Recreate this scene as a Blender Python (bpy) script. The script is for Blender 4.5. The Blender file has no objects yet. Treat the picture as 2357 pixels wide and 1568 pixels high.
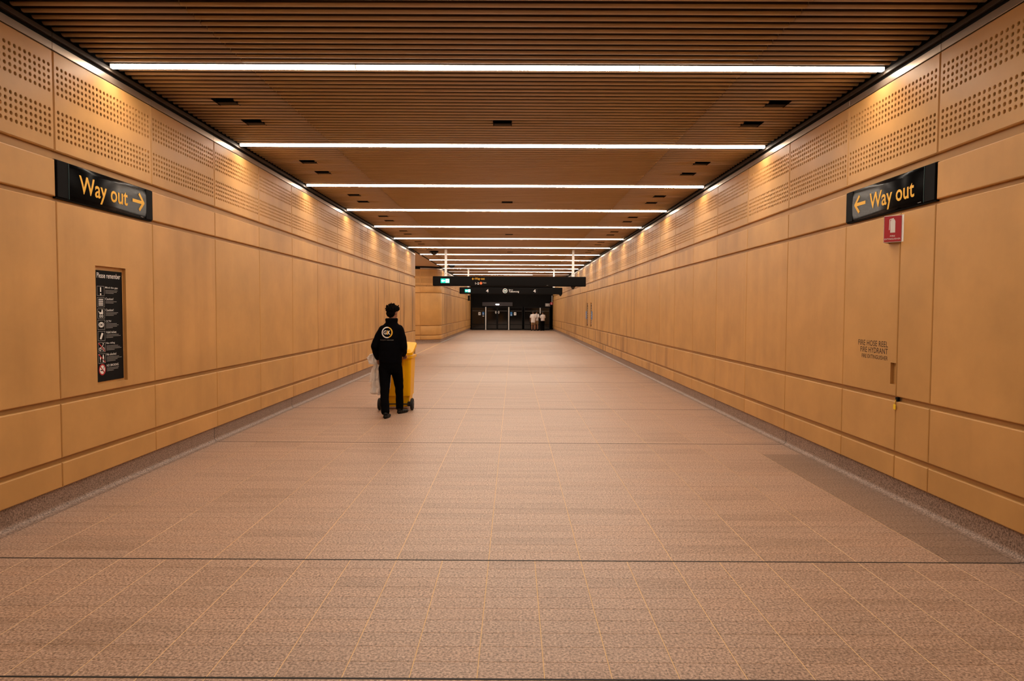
import bpy, bmesh, math, random
from mathutils import Vector, Matrix, noise
from mathutils.bvhtree import BVHTree
random.seed(7)
scene = bpy.context.scene
COL = scene.collection

# ------------------------------------------------------------------ camera, world, exposure
CAM_H = 1.68
PITCH, YAW, ROLL = .0433, -.0021, .0046
cp, sp, cy, sy = math.cos(PITCH), math.sin(PITCH), math.cos(YAW), math.sin(YAW)
fw = Vector((sy*cp, cy*cp, -sp)); rt = Vector((cy, -sy, 0)); up = rt.cross(fw)
r2 = rt*math.cos(ROLL) + up*math.sin(ROLL); u2 = up*math.cos(ROLL) - rt*math.sin(ROLL)
cam_d = bpy.data.cameras.new('camera'); cam_d.lens = 24; cam_d.sensor_width = 36
cam_d.sensor_fit = 'HORIZONTAL'; cam_d.clip_end = 300; cam_d.clip_start = .05
cam = bpy.data.objects.new('camera', cam_d); COL.objects.link(cam)
M = Matrix((r2, u2, -fw)).transposed().to_4x4(); M.translation = (0, 0, CAM_H)
cam.matrix_world = M
scene.camera = cam

world = bpy.data.worlds.new('world'); scene.world = world; world.use_nodes = True
world.node_tree.nodes['Background'].inputs[0].default_value = (.02, .015, .01, 1)
world.node_tree.nodes['Background'].inputs[1].default_value = .25

vs = scene.view_settings
vs.view_transform = 'Standard'; vs.look = 'None'; vs.gamma = 1; vs.use_curve_mapping = False
vs.exposure = 0.80
# light paths kept short: closed corridor, mostly diffuse
cy_ = scene.cycles; cy_.adaptive_threshold = .03; cy_.use_light_tree = False
cy_.max_bounces = 5; cy_.diffuse_bounces = 4; cy_.glossy_bounces = 2; cy_.transmission_bounces = 3; cy_.transparent_max_bounces = 4
cy_.caustics_reflective = False; cy_.caustics_refractive = False
STRIP_COL = (1.0, .85, .69)
STRIP_POWER = 66.0
SIDE_POWER = 3.0

# ------------------------------------------------------------------ main dimensions (metres)
XL, XR = -3.771, 3.440            # faces of the two wall claddings
GROOVE = .032
Y0, Y1 = -4.0, 60.0               # corridor ends
JA, JR, PW = 5.657, 5.6185, 1.5   # first panel joints and the panel width
YOPEN0, YOPEN1, RC = 26.2, 34.9, 1.0   # side opening in the left wall, radius of its far corner
SLAT_Z = 3.935
ROWS = {'perf': (2.977, 3.788), 'band': (2.605, 2.905), 'big': (.926, 2.566), 'mid': (.432, .886), 'low': (.187, .392)}
LIGHT_Y, LIGHT_STEP, PER = 6.4416, 3.0, 26
SP = LIGHT_STEP/PER
FJ = [-4.0, 1.2, 3.045, 4.53, 8.62, 11.66, 16.05, 20.4, 26.1, 34.9, 43.0, 51.5, 60.0]   # floor movement joints

# ------------------------------------------------------------------ materials
def new_mat(name):
    m = bpy.data.materials.new(name); m.use_nodes = True
    nt = m.node_tree
    return m, nt, nt.nodes['Principled BSDF']
def plain(name, col, rough=.5, metal=0, spec=.5, emit=None, estr=0, coat=0, alpha=1):
    m, nt, b = new_mat(name)
    b.inputs['Base Color'].default_value = (*col, 1); b.inputs['Roughness'].default_value = rough
    b.inputs['Metallic'].default_value = metal; b.inputs['Specular IOR Level'].default_value = spec
    b.inputs['Coat Weight'].default_value = coat; b.inputs['Alpha'].default_value = alpha
    if emit:
        b.inputs['Emission Color'].default_value = (*emit, 1); b.inputs['Emission Strength'].default_value = estr
    # fine procedural grain in roughness
    t = nt.nodes.new('ShaderNodeTexNoise'); t.inputs['Scale'].default_value = 60
    r = nt.nodes.new('ShaderNodeMapRange'); r.inputs['To Min'].default_value = max(0, rough-.04); r.inputs['To Max'].default_value = min(1, rough+.04)
    nt.links.new(t.outputs['Fac'], r.inputs['Value']); nt.links.new(r.outputs['Result'], b.inputs['Roughness'])
    return m
def node(nt, kind, **kw):
    n = nt.nodes.new(kind)
    for k, v in kw.items(): setattr(n, k, v)
    return n
def mixc(nt, blend, fac, a, b):
    n = nt.nodes.new('ShaderNodeMix'); n.data_type = 'RGBA'; n.blend_type = blend
    for i, v in ((0, fac), (6, a), (7, b)):
        if hasattr(v, 'links') or hasattr(v, 'is_linked'): nt.links.new(v, n.inputs[i])
        else: n.inputs[i].default_value = v if i == 0 else (*v, 1)
    return n.outputs[2]
def ramp(nt, src, stops):
    n = nt.nodes.new('ShaderNodeValToRGB'); cr = n.color_ramp
    while len(cr.elements) < len(stops): cr.elements.new(.5)
    for e, (p, c) in zip(cr.elements, stops): e.position = p; e.color = (*c, 1)
    nt.links.new(src, n.inputs[0]); return n.outputs[0]

def sand_mat(name='sand_concrete', base=(.60, .345, .150), streak=.35):
    m, nt, b = new_mat(name); L = nt.links
    geo = node(nt, 'ShaderNodeNewGeometry'); oi = node(nt, 'ShaderNodeObjectInfo')
    off = node(nt, 'ShaderNodeVectorMath', operation='SCALE'); off.inputs[0].default_value = (37., 11., 23.)
    L.new(oi.outputs['Random'], off.inputs['Scale'])
    add = node(nt, 'ShaderNodeVectorMath', operation='ADD'); L.new(geo.outputs['Position'], add.inputs[0]); L.new(off.outputs[0], add.inputs[1])
    # cloudy mottling of cast panels
    n1 = node(nt, 'ShaderNodeTexNoise'); n1.inputs['Scale'].default_value = 1.6; n1.inputs['Detail'].default_value = 5; n1.inputs['Roughness'].default_value = .6
    L.new(add.outputs[0], n1.inputs['Vector'])
    c1 = ramp(nt, n1.outputs['Fac'], [(.3, tuple(x*.88 for x in base)), (.7, tuple(min(1, x*1.10) for x in base))])
    # vertical weathering streaks, stronger on some panels than on others
    mp = node(nt, 'ShaderNodeMapping'); mp.inputs['Scale'].default_value = (1.5, 1.5, .10)
    L.new(add.outputs[0], mp.inputs['Vector'])
    n2 = node(nt, 'ShaderNodeTexNoise'); n2.inputs['Scale'].default_value = 2.2; n2.inputs['Detail'].default_value = 4
    L.new(mp.outputs[0], n2.inputs['Vector'])
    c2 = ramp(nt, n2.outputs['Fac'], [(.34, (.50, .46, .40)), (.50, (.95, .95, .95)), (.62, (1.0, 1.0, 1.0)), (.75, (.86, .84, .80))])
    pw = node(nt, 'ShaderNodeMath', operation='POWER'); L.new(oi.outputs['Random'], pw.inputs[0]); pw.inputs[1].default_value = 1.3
    # streaks grow stronger farther down the corridor
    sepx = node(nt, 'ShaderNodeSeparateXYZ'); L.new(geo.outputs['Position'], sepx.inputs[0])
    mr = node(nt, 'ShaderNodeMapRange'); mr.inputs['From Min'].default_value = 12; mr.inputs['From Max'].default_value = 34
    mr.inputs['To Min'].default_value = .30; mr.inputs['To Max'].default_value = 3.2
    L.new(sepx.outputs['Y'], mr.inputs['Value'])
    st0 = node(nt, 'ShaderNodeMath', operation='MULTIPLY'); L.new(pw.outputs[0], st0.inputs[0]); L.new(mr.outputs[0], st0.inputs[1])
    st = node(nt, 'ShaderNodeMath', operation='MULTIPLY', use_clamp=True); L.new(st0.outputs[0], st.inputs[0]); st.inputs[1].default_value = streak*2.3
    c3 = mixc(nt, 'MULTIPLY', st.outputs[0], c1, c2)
    # each panel a slightly different batch
    pr = ramp(nt, oi.outputs['Random'], [(0, (.90, .89, .87)), (.5, (1, 1, 1)), (1, (1.0, .98, 1.0))])
    c4 = mixc(nt, 'MULTIPLY', .8, c3, pr)
    L.new(c4, b.inputs['Base Color'])
    b.inputs['Roughness'].default_value = .50; b.inputs['Specular IOR Level'].default_value = .35
    n3 = node(nt, 'ShaderNodeTexNoise'); n3.inputs['Scale'].default_value = 90; n3.inputs['Detail'].default_value = 3
    L.new(add.outputs[0], n3.inputs['Vector'])
    bp = node(nt, 'ShaderNodeBump'); bp.inputs['Strength'].default_value = .06; bp.inputs['Distance'].default_value = .002
    L.new(n3.outputs['Fac'], bp.inputs['Height']); L.new(bp.outputs[0], b.inputs['Normal'])
    return m

def granite_mat(name, tint=(1, .955, .89), island=False, dark=0.0, rough=.42):
    m, nt, b = new_mat(name); L = nt.links
    geo = node(nt, 'ShaderNodeNewGeometry'); oi = node(nt, 'ShaderNodeObjectInfo')
    rnd = geo.outputs['Random Per Island'] if island else oi.outputs['Random']
    n1 = node(nt, 'ShaderNodeTexNoise'); n1.inputs['Scale'].default_value = 75; n1.inputs['Detail'].default_value = 5; n1.inputs['Roughness'].default_value = .65
    L.new(geo.outputs['Position'], n1.inputs['Vector'])
    A = lambda *c: tuple(x*t*(1-dark) for x, t in zip(c, tint))
    c1 = ramp(nt, n1.outputs['Fac'], [(.32, A(.09, .062, .046)), (.43, A(.31, .210, .162)), (.52, A(.50, .352, .280)), (.64, A(.68, .50, .41))])
    # crystals
    v = node(nt, 'ShaderNodeTexVoronoi'); v.inputs['Scale'].default_value = 110
    L.new(geo.outputs['Position'], v.inputs['Vector'])
    cv = ramp(nt, v.outputs['Color'], [(.15, (.68, .64, .60)), (.55, (1, 1, 1)), (.9, (1.0, .98, .95))])
    c2 = mixc(nt, 'MULTIPLY', .7, c1, cv)
    # sawn banding across the slabs and traffic wear
    mp = node(nt, 'ShaderNodeMapping'); mp.inputs['Scale'].default_value = (.5, 5.5, 1)
    L.new(geo.outputs['Position'], mp.inputs['Vector'])
    n2 = node(nt, 'ShaderNodeTexNoise'); n2.inputs['Scale'].default_value = 1.6; n2.inputs['Detail'].default_value = 4
    L.new(mp.outputs[0], n2.inputs['Vector'])
    cs = ramp(nt, n2.outputs['Fac'], [(.28, (.80, .78, .74)), (.5, (1, 1, 1)), (.78, (1.0, .97, .93))])
    c3 = mixc(nt, 'MULTIPLY', .75, c2, cs)
    cr = ramp(nt, rnd, [(0, (.86, .84, .82)), (.25, (.95, .95, .95)), (.6, (1, 1, 1)), (1, (1.0, .97, .94))])
    c4 = mixc(nt, 'MULTIPLY', .9, c3, cr)
    L.new(c4, b.inputs['Base Color'])
    b.inputs['Roughness'].default_value = rough; b.inputs['Specular IOR Level'].default_value = .4
    bp = node(nt, 'ShaderNodeBump'); bp.inputs['Strength'].default_value = .12; bp.inputs['Distance'].default_value = .001
    L.new(n1.outputs['Fac'], bp.inputs['Height']); L.new(bp.outputs[0], b.inputs['Normal'])
    return m

def slat_mat(name='bronze_slat', c0=(.44, .330, .222), c1=(.52, .390, .265)):
    m, nt, b = new_mat(name); L = nt.links
    geo = node(nt, 'ShaderNodeNewGeometry')
    mp = node(nt, 'ShaderNodeMapping'); mp.inputs['Scale'].default_value = (.6, 30, 30); L.new(geo.outputs['Position'], mp.inputs['Vector'])
    n = node(nt, 'ShaderNodeTexNoise'); n.inputs['Scale'].default_value = 3; L.new(mp.outputs[0], n.inputs['Vector'])
    L.new(ramp(nt, n.outputs['Fac'], [(.3, c0), (.7, c1)]), b.inputs['Base Color'])
    b.inputs['Roughness'].default_value = .45; b.inputs['Specular IOR Level'].default_value = .4
    return m

MT = {
 'sand': sand_mat(base=(.55, .298, .096)), 'sand_clean': sand_mat('sand_concrete_clean', (.55, .298, .096), .04), 'groove': sand_mat('sand_backing_shaded', (.42, .225, .072), .2),  # backing coloured darker than the panels to deepen shade in grooves and joints
 'tile': granite_mat('granite_tile'), 'tile_stuff': granite_mat('granite_tile_field', island=True),
 'tile_dark': granite_mat('granite_tile_dark', dark=.34), 'skirt': granite_mat('granite_skirting', (.92, .89, .86), dark=.30, rough=.5),
 'grout': plain('tan_grout', (.80, .54, .28), .8), 'rubber': plain('black_rubber', (.012, .009, .008), .7),
 'slat': slat_mat(), 'slat_side': slat_mat('slat_side_darkened', (.055, .033, .016), (.07, .043, .022)), 'plenum': plain('dark_plenum', (.018, .012, .008), .9),  # slat sides coloured darker so the gaps between slats read dark
 'trim': plain('bronze_trim', (.42, .34, .27), .36, .85), 'angle': plain('dark_bronze_angle', (.045, .032, .022), .6), 'black': plain('black_paint', (.004, .0035, .0035), .75, spec=.12),
 'blackgloss': plain('black_gloss', (.003, .003, .0035), .26, spec=.08), 'blacksatin': plain('black_satin', (.005, .0045, .005), .5, spec=.03),
 'diffuser': plain('lit_diffuser', (.9, .9, .9), .5, emit=STRIP_COL, estr=STRIP_POWER),
 'diffuser_side': plain('lit_diffuser_side', (.9, .9, .9), .5, emit=STRIP_COL, estr=SIDE_POWER),
 'dimdiffuser': plain('failing_diffuser', (.8, .75, .7), .5, emit=STRIP_COL, estr=.45),
 'endcap': plain('strip_end_cap', (.2, .18, .16), .5),
 'yellowletter': plain('amber_letter', (.80, .42, .012), .5), 'white': plain('white_vinyl', (.80, .78, .76), .5),
 'dimwhite': plain('grey_vinyl', (.30, .28, .27), .6), 'red': plain('signal_red', (.42, .012, .02), .4), 'brownletter': plain('engraved_letter', (.055, .025, .008), .7),
 'post': plain('white_metal', (.82, .80, .78), .35), 'beige': plain('beige_plaster', (.52, .40, .28), .7),
 'exitgreen': plain('exit_green', (.0, .30, .22), .4, emit=(.0, .55, .42), estr=.75), 'exitwhite': plain('exit_white', (.8, .9, .85), .4, emit=(.75, 1, .95), estr=1.1),
 'orange': plain('orange_vinyl', (.85, .20, .05), .5), 'teal': plain('teal_vinyl', (.0, .14, .16), .4), 'darkteal': plain('teal_glimmer', (.0, .05, .055), .3),
 'blue': plain('blue_sign', (.03, .20, .55), .4), 'greyplate': plain('grey_plate', (.22, .20, .19), .5),
 'glass': plain('dark_glass', (.006, .005, .0045), .06, spec=.5), 'frame': plain('black_frame', (.004, .0035, .0035), .6, spec=.15),
 'header': plain('grey_header', (.05, .045, .05), .5, spec=.2), 'lampwhite': plain('door_lamp', (.9, .9, .9), .4, emit=(1, .95, .95), estr=9),
 'yellowbin': plain('yellow_plastic', (.84, .43, .0), .42, spec=.2), 'wheel': plain('black_tyre', (.008, .007, .007), .65), 'wheelhub': plain('black_hub', (.02, .018, .018), .4),
 'jacket': plain('black_fleece', (.0022, .0022, .003), .95, spec=.04), 'trouser': plain('black_cotton', (.002, .002, .0024), .95, spec=.04), 'shoe': plain('black_leather', (.003, .003, .003), .5, spec=.2),
 'hair': plain('black_hair', (.002, .0017, .0014), .85, spec=.06), 'skin': plain('skin', (.30, .13, .07), .55), 'skin2': plain('skin_light', (.36, .17, .10), .55),
 'tee': plain('white_cotton', (.72, .66, .64), .9), 'khaki': plain('khaki_cotton', (.26, .15, .07), .9), 'darkhair': plain('dark_brown_hair', (.008, .005, .004), .7),
 'fleece': plain('acoustic_fleece', (.035, .02, .01), .95), 'tag': plain('yellow_tag', (.85, .55, .01), .5), 'bulb_grey': plain('grey_dome', (.02, .018, .018), .2),
}
def bag_mat():
    m, nt, b = new_mat('crumpled_plastic'); L = nt.links
    b.inputs['Base Color'].default_value = (.95, .92, .89, 1); b.inputs['Roughness'].default_value = .3
    tr = node(nt, 'ShaderNodeBsdfTranslucent'); tr.inputs[0].default_value = (.8, .7, .62, 1)
    tp = node(nt, 'ShaderNodeBsdfTransparent'); tp.inputs[0].default_value = (.95, .9, .85, 1)
    mx = node(nt, 'ShaderNodeMixShader'); mx.inputs[0].default_value = .22
    mx2 = node(nt, 'ShaderNodeMixShader'); mx2.inputs[0].default_value = .06
    L.new(b.outputs[0], mx.inputs[1]); L.new(tr.outputs[0], mx.inputs[2]); L.new(mx.outputs[0], mx2.inputs[1]); L.new(tp.outputs[0], mx2.inputs[2])
    L.new(mx2.outputs[0], nt.nodes['Material Output'].inputs['Surface'])
    return m
MT['bag'] = bag_mat()
for k_ in ('diffuser_side', 'dimdiffuser', 'exitgreen', 'exitwhite'): MT[k_].cycles.emission_sampling = 'NONE'
MT['diffuser'].cycles.emission_sampling = 'FRONT'

# ------------------------------------------------------------------ helpers
TMP = bpy.data.scenes.new('tmp')      # small side scene in which text and fused meshes are evaluated
def evaluated(o):
    TMP.collection.objects.link(o); TMP.view_layers[0].update()
    return bpy.data.meshes.new_from_object(o.evaluated_get(TMP.view_layers[0].depsgraph))
def mesh_from(name, V, Fc, mat=None, smooth=False):
    me = bpy.data.meshes.new(name); me.from_pydata([tuple(v) for v in V], [], Fc); me.update()
    if smooth: me.polygons.foreach_set('use_smooth', [True]*len(me.polygons))
    if mat: me.materials.append(MT[mat] if isinstance(mat, str) else mat)
    return me
def bm_mesh(name, bm, mat=None, smooth=False):
    bmesh.ops.recalc_face_normals(bm, faces=bm.faces)
    me = bpy.data.meshes.new(name); bm.to_mesh(me); bm.free()
    if smooth: me.polygons.foreach_set('use_smooth', [True]*len(me.polygons))
    if mat: me.materials.append(MT[mat])
    return me
def add(name, me, parent=None, loc=(0, 0, 0), rot=(0, 0, 0), kind=None, label=None, cat=None, group=None):
    o = bpy.data.objects.new(name, me); COL.objects.link(o)
    o.location = loc; o.rotation_euler = rot
    if parent: o.parent = parent
    if kind: o['kind'] = kind
    if label: o['label'] = label
    if cat: o['category'] = cat
    if group: o['group'] = group
    return o
def thing(name, label, cat, loc=(0, 0, 0), rz=0, group=None):
    return add(name, None, None, loc, (0, 0, rz), None, label, cat, group)
def bm_box(bm, x0, x1, y0, y1, z0, z1, bev=0, seg=1):
    r = bmesh.ops.create_cube(bm, size=1, matrix=Matrix.Translation(((x0+x1)/2, (y0+y1)/2, (z0+z1)/2)) @ Matrix.Diagonal((x1-x0, y1-y0, z1-z0, 1)))
    if bev:
        es = list({e for v in r['verts'] for e in v.link_edges})
        bmesh.ops.bevel(bm, geom=es, offset=bev, segments=seg, affect='EDGES', profile=.5)
def box(name, mat, x0, x1, y0, y1, z0, z1, bev=0, seg=1, smooth=False):
    bm = bmesh.new(); bm_box(bm, x0, x1, y0, y1, z0, z1, bev, seg)
    return bm_mesh(name, bm, mat, smooth)
def bm_cyl(bm, p0, p1, r0, r1=None, n=16):
    p0, p1 = Vector(p0), Vector(p1); d = p1-p0; r1 = r0 if r1 is None else r1
    q = Vector((0, 0, 1)).rotation_difference(d.normalized())
    bmesh.ops.create_cone(bm, cap_ends=True, segments=n, radius1=r0, radius2=r1, depth=d.length,
                          matrix=Matrix.Translation((p0+p1)/2) @ q.to_matrix().to_4x4())
def bm_ball(bm, c, r, u=14, v=9, rot=None):
    S = Matrix.Diagonal((*(r if hasattr(r, '__len__') else (r, r, r)), 1))
    R = rot.to_4x4() if rot else Matrix.Identity(4)
    M_ = Matrix.Translation(c) @ R @ S; nv = bm.verts.new; nf = bm.faces.new
    top, bot = nv(M_ @ Vector((0, 0, 1))), nv(M_ @ Vector((0, 0, -1))); rows = []
    for j in range(1, v):
        z, q = math.cos(math.pi*j/v), math.sin(math.pi*j/v)
        rows.append([nv(M_ @ Vector((q*math.cos(2*math.pi*i/u), q*math.sin(2*math.pi*i/u), z))) for i in range(u)])
    for i in range(u):
        k = (i+1) % u
        nf((top, rows[0][i], rows[0][k])); nf((bot, rows[-1][k], rows[-1][i]))
        for a, b in zip(rows[:-1], rows[1:]): nf((a[i], b[i], b[k], a[k]))

class Frame:
    """a flat drawing surface: origin, u direction, v direction; normal = u x v"""
    def __init__(s, o, u, v): s.o, s.u, s.v = Vector(o), Vector(u).normalized(), Vector(v).normalized(); s.n = s.u.cross(s.v)
    def p(s, u, v, d=0): return s.o + s.u*u + s.v*v + s.n*d
def slab(fr, poly, d0, d1):
    n = len(poly); V = [fr.p(a, b, d1) for a, b in poly] + [fr.p(a, b, d0) for a, b in poly]
    Fc = [tuple(range(n))] + [(i, i+n, (i+1) % n + n, (i+1) % n) for i in range(n)]
    return V, Fc
def slabs(name, fr, polys, mat, parent, d0=0, d1=.002, base=Vector((0, 0, 0))):
    V, Fc = [], []
    for po in polys:
        v, f = slab(fr, po, d0, d1); k = len(V); V += [q-base for q in v]; Fc += [tuple(i+k for i in ff) for ff in f]
    return add(name, mesh_from(name, V, Fc, mat), parent)
def rect(u0, v0, u1, v1): return [(u0, v0), (u1, v0), (u1, v1), (u0, v1)]
def disc(u, v, r, n=24): return [(u+r*math.cos(2*math.pi*i/n), v+r*math.sin(2*math.pi*i/n)) for i in range(n)]
def ringquads(u, v, r0, r1, n=24, a0=0, a1=2*math.pi, sv=1):
    out = []
    for i in range(n):
        a, b = a0+(a1-a0)*i/n, a0+(a1-a0)*(i+1)/n
        out.append([(u+r0*math.cos(a), v+sv*r0*math.sin(a)), (u+r1*math.cos(a), v+sv*r1*math.sin(a)), (u+r1*math.cos(b), v+sv*r1*math.sin(b)), (u+r0*math.cos(b), v+sv*r0*math.sin(b))])
    return out
def border(u0, v0, u1, v1, t): return [rect(u0, v0, u1, v0+t), rect(u0, v1-t, u1, v1), rect(u0, v0+t, u0+t, v1-t), rect(u1-t, v0+t, u1, v1-t)]
def stroke(a, b, t):
    a, b = Vector(a), Vector(b); d = (b-a).normalized(); n = Vector((-d.y, d.x))*t/2
    return [tuple(a-n), tuple(b-n), tuple(b+n), tuple(a+n)]
TXT = {}
def text_mesh_raw(s, bold=0):
    if (s, bold) in TXT: return TXT[(s, bold)]
    cu = bpy.data.curves.new('t', 'FONT'); cu.body = s; cu.size = 1; cu.resolution_u = 3; cu.offset = bold; cu.space_character = 1.02
    o = bpy.data.objects.new('t', cu); me = evaluated(o)
    V = [(v.co.x, v.co.y) for v in me.vertices]; Fc = [tuple(p.vertices) for p in me.polygons]
    bpy.data.objects.remove(o); bpy.data.curves.remove(cu); bpy.data.meshes.remove(me)
    TXT[(s, bold)] = (V, Fc); return V, Fc
def lettering(s, fr, u0, v0, u1, v1, mat, parent, d=.003, bold=0, base=Vector((0, 0, 0)), name='lettering', proj=None):
    V, Fc = text_mesh_raw(s, bold)
    xs = [a for a, b in V]; ys = [b for a, b in V]; x0, x1, y0, y1 = min(xs), max(xs), min(ys), max(ys)
    P = [fr.p(u0+(a-x0)/(x1-x0)*(u1-u0), v0+(b-y0)/(y1-y0)*(v1-v0), d) for a, b in V]
    if proj:      # cut the letters into bands so that they follow a curved face
        bm = bmesh.new(); vv = [bm.verts.new(p) for p in P]
        for f_ in Fc:
            try: bm.faces.new([vv[i] for i in f_])
            except ValueError: pass
        for i in range(1, 16):
            bmesh.ops.bisect_plane(bm, geom=list(bm.verts)+list(bm.edges)+list(bm.faces), plane_co=fr.p(0, v0+(v1-v0)*i/16), plane_no=fr.v)
        bm.verts.index_update(); P = [proj(v.co) for v in bm.verts]; Fc = [tuple(v.index for v in f.verts) for f in bm.faces]; bm.free()
    return add(name, mesh_from(name, [p-base for p in P], Fc, mat), parent)
ORD = ['first', 'second', 'third', 'fourth', 'fifth', 'sixth', 'seventh', 'eighth', 'ninth', 'tenth', 'eleventh', 'twelfth', 'thirteenth', 'fourteenth', 'fifteenth', 'sixteenth', 'seventeenth', 'eighteenth', 'nineteenth', 'twentieth']

# ------------------------------------------------------------------ floor
floor = add('floor', box('floor', 'grout', -9, 3.60, Y0, Y1+3, -.12, -.0012), kind='structure')
floor['label'] = 'long granite tiled concourse floor'
FX0, FX1 = -3.745, 3.412
def field_cols(step): 
    n0 = math.floor((FX0+.16)/step); xs = [FX0]
    k = n0
    while -.16+k*step < FX1:
        if -.16+k*step > FX0+.05: xs.append(-.16+k*step)
        k += 1
    if FX1-xs[-1] < .06: xs.pop()
    xs.append(FX1); return xs
tiles = []
for a, b in zip(FJ[:-1], FJ[1:]):
    step = .31 if b < 4.6 else .62
    n = round((b-a-.014)/.153); h = (b-a-.014)/n; xs = field_cols(step)
    for r in range(n):
        ya = a+.007+r*h
        for x0, x1 in zip(xs[:-1], xs[1:]): tiles.append((x0+.0022, x1-.0022, ya+.0009, ya+h-.0009))
# floor of the side opening: plain larger field, same module
for r in range(int((YOPEN1+2-YOPEN0)/.153)):
    ya = YOPEN0+.02+r*.153
    x = -3.80
    while x > -8:
        tiles.append((x-.62+.0022, x-.0022, ya+.0009, ya+.153-.0009)); x -= .62
def vis(t):
    xc, yc = (t[0]+t[1])/2, (t[2]+t[3])/2
    return yc > 2.86 and abs(xc) < yc*.80+.15
near = sorted([t for t in tiles if vis(t)], key=lambda t: -(t[1]-t[0])/((t[2]+t[3])/2)**3)[:300]
ns = set(near); cache = {}
for t in near:
    w, h = round(t[1]-t[0], 4), round(t[3]-t[2], 4); xc, yc = (t[0]+t[1])/2, (t[2]+t[3])/2
    mat = 'tile'
    if xc > 2.9 and 4.6 < yc < 8: mat = 'tile_dark'
    if (w, h, mat) not in cache:
        V = [(-w/2+.001, -h/2+.001, 0), (w/2-.001, -h/2+.001, 0), (w/2-.001, h/2-.001, 0), (-w/2+.001, h/2-.001, 0), (-w/2, -h/2, -.0012), (w/2, -h/2, -.0012), (w/2, h/2, -.0012), (-w/2, h/2, -.0012),
             (-w/2, -h/2, -.01), (w/2, -h/2, -.01), (w/2, h/2, -.01), (-w/2, h/2, -.01)]
        cache[(w, h, mat)] = mesh_from('tile', V, [(0, 1, 2, 3)] + [(i, i+4, (i+1) % 4+4, (i+1) % 4) for i in range(4)] + [(i+4, i+8, (i+1) % 4+8, (i+1) % 4+4) for i in range(4)], mat)
    add('floor_tile', cache[(w, h, mat)], floor, (xc, yc, 0))
for mat, sel in (('tile_stuff', lambda t: not ((t[0]+t[1])/2 > 2.9 and 4.6 < t[2] < 8)), ('tile_dark', lambda t: (t[0]+t[1])/2 > 2.9 and 4.6 < t[2] < 8)):
    V, Fc = [], []
    for t in tiles:
        if t in ns or not sel(t): continue
        k = len(V); x0, x1, y0, y1 = t
        V += [(x0, y0, 0), (x1, y0, 0), (x1, y1, 0), (x0, y1, 0), (x0, y0, -.004), (x1, y0, -.004), (x1, y1, -.004), (x0, y1, -.004)]
        Fc += [(k, k+1, k+2, k+3)] + [(k+i, k+i+4, k+(i+1) % 4+4, k+(i+1) % 4) for i in range(4)]
    add('floor_tile_field', mesh_from('floor_tile_field', V, Fc, mat), floor, kind='stuff')
for y in FJ[1:-1]:
    w = .0055 if y < 20 else .007
    add('movement_joint', box('movement_joint', 'rubber', FX0, FX1, y-w, y+w, -.003, .0012), floor)
add('movement_joint', box('movement_joint', 'rubber', -3.79, -3.778, YOPEN0, YOPEN1+.9, -.003, .0012), floor)

# ------------------------------------------------------------------ wall cladding
def panel_mesh(w, h, t=.032, ch=.009, hole=None, depth=.045, mat='sand', backmat=None):
    """front at x=0 facing +X, width along +Y, height along +Z, rounded arrises"""
    rings = [(0, ch), (-.0028, ch*.38), (-ch, 0), (-t, 0)]
    V, Fc = [], []
    for x, i in rings: V += [(x, i, i), (x, w-i, i), (x, w-i, h-i), (x, i, h-i)]
    for r in range(len(rings)-1):
        for i in range(4): Fc.append((r*4+i, r*4+4+i, r*4+4+(i+1) % 4, r*4+(i+1) % 4))
    mi = []
    if hole:
        a, b, c, d = hole; k = len(V)
        V += [(0, a, c), (0, b, c), (0, b, d), (0, a, d), (-depth, a, c), (-depth, b, c), (-depth, b, d), (-depth, a, d)]
        for i in range(4):
            Fc.append((i, (i+1) % 4, k+(i+1) % 4, k+i)); Fc.append((k+i, k+(i+1) % 4, k+4+(i+1) % 4, k+4+i))
        Fc.append((k+4, k+5, k+6, k+7))
    else: Fc.append((0, 1, 2, 3))
    return mesh_from('panel', V, Fc, mat)
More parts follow.
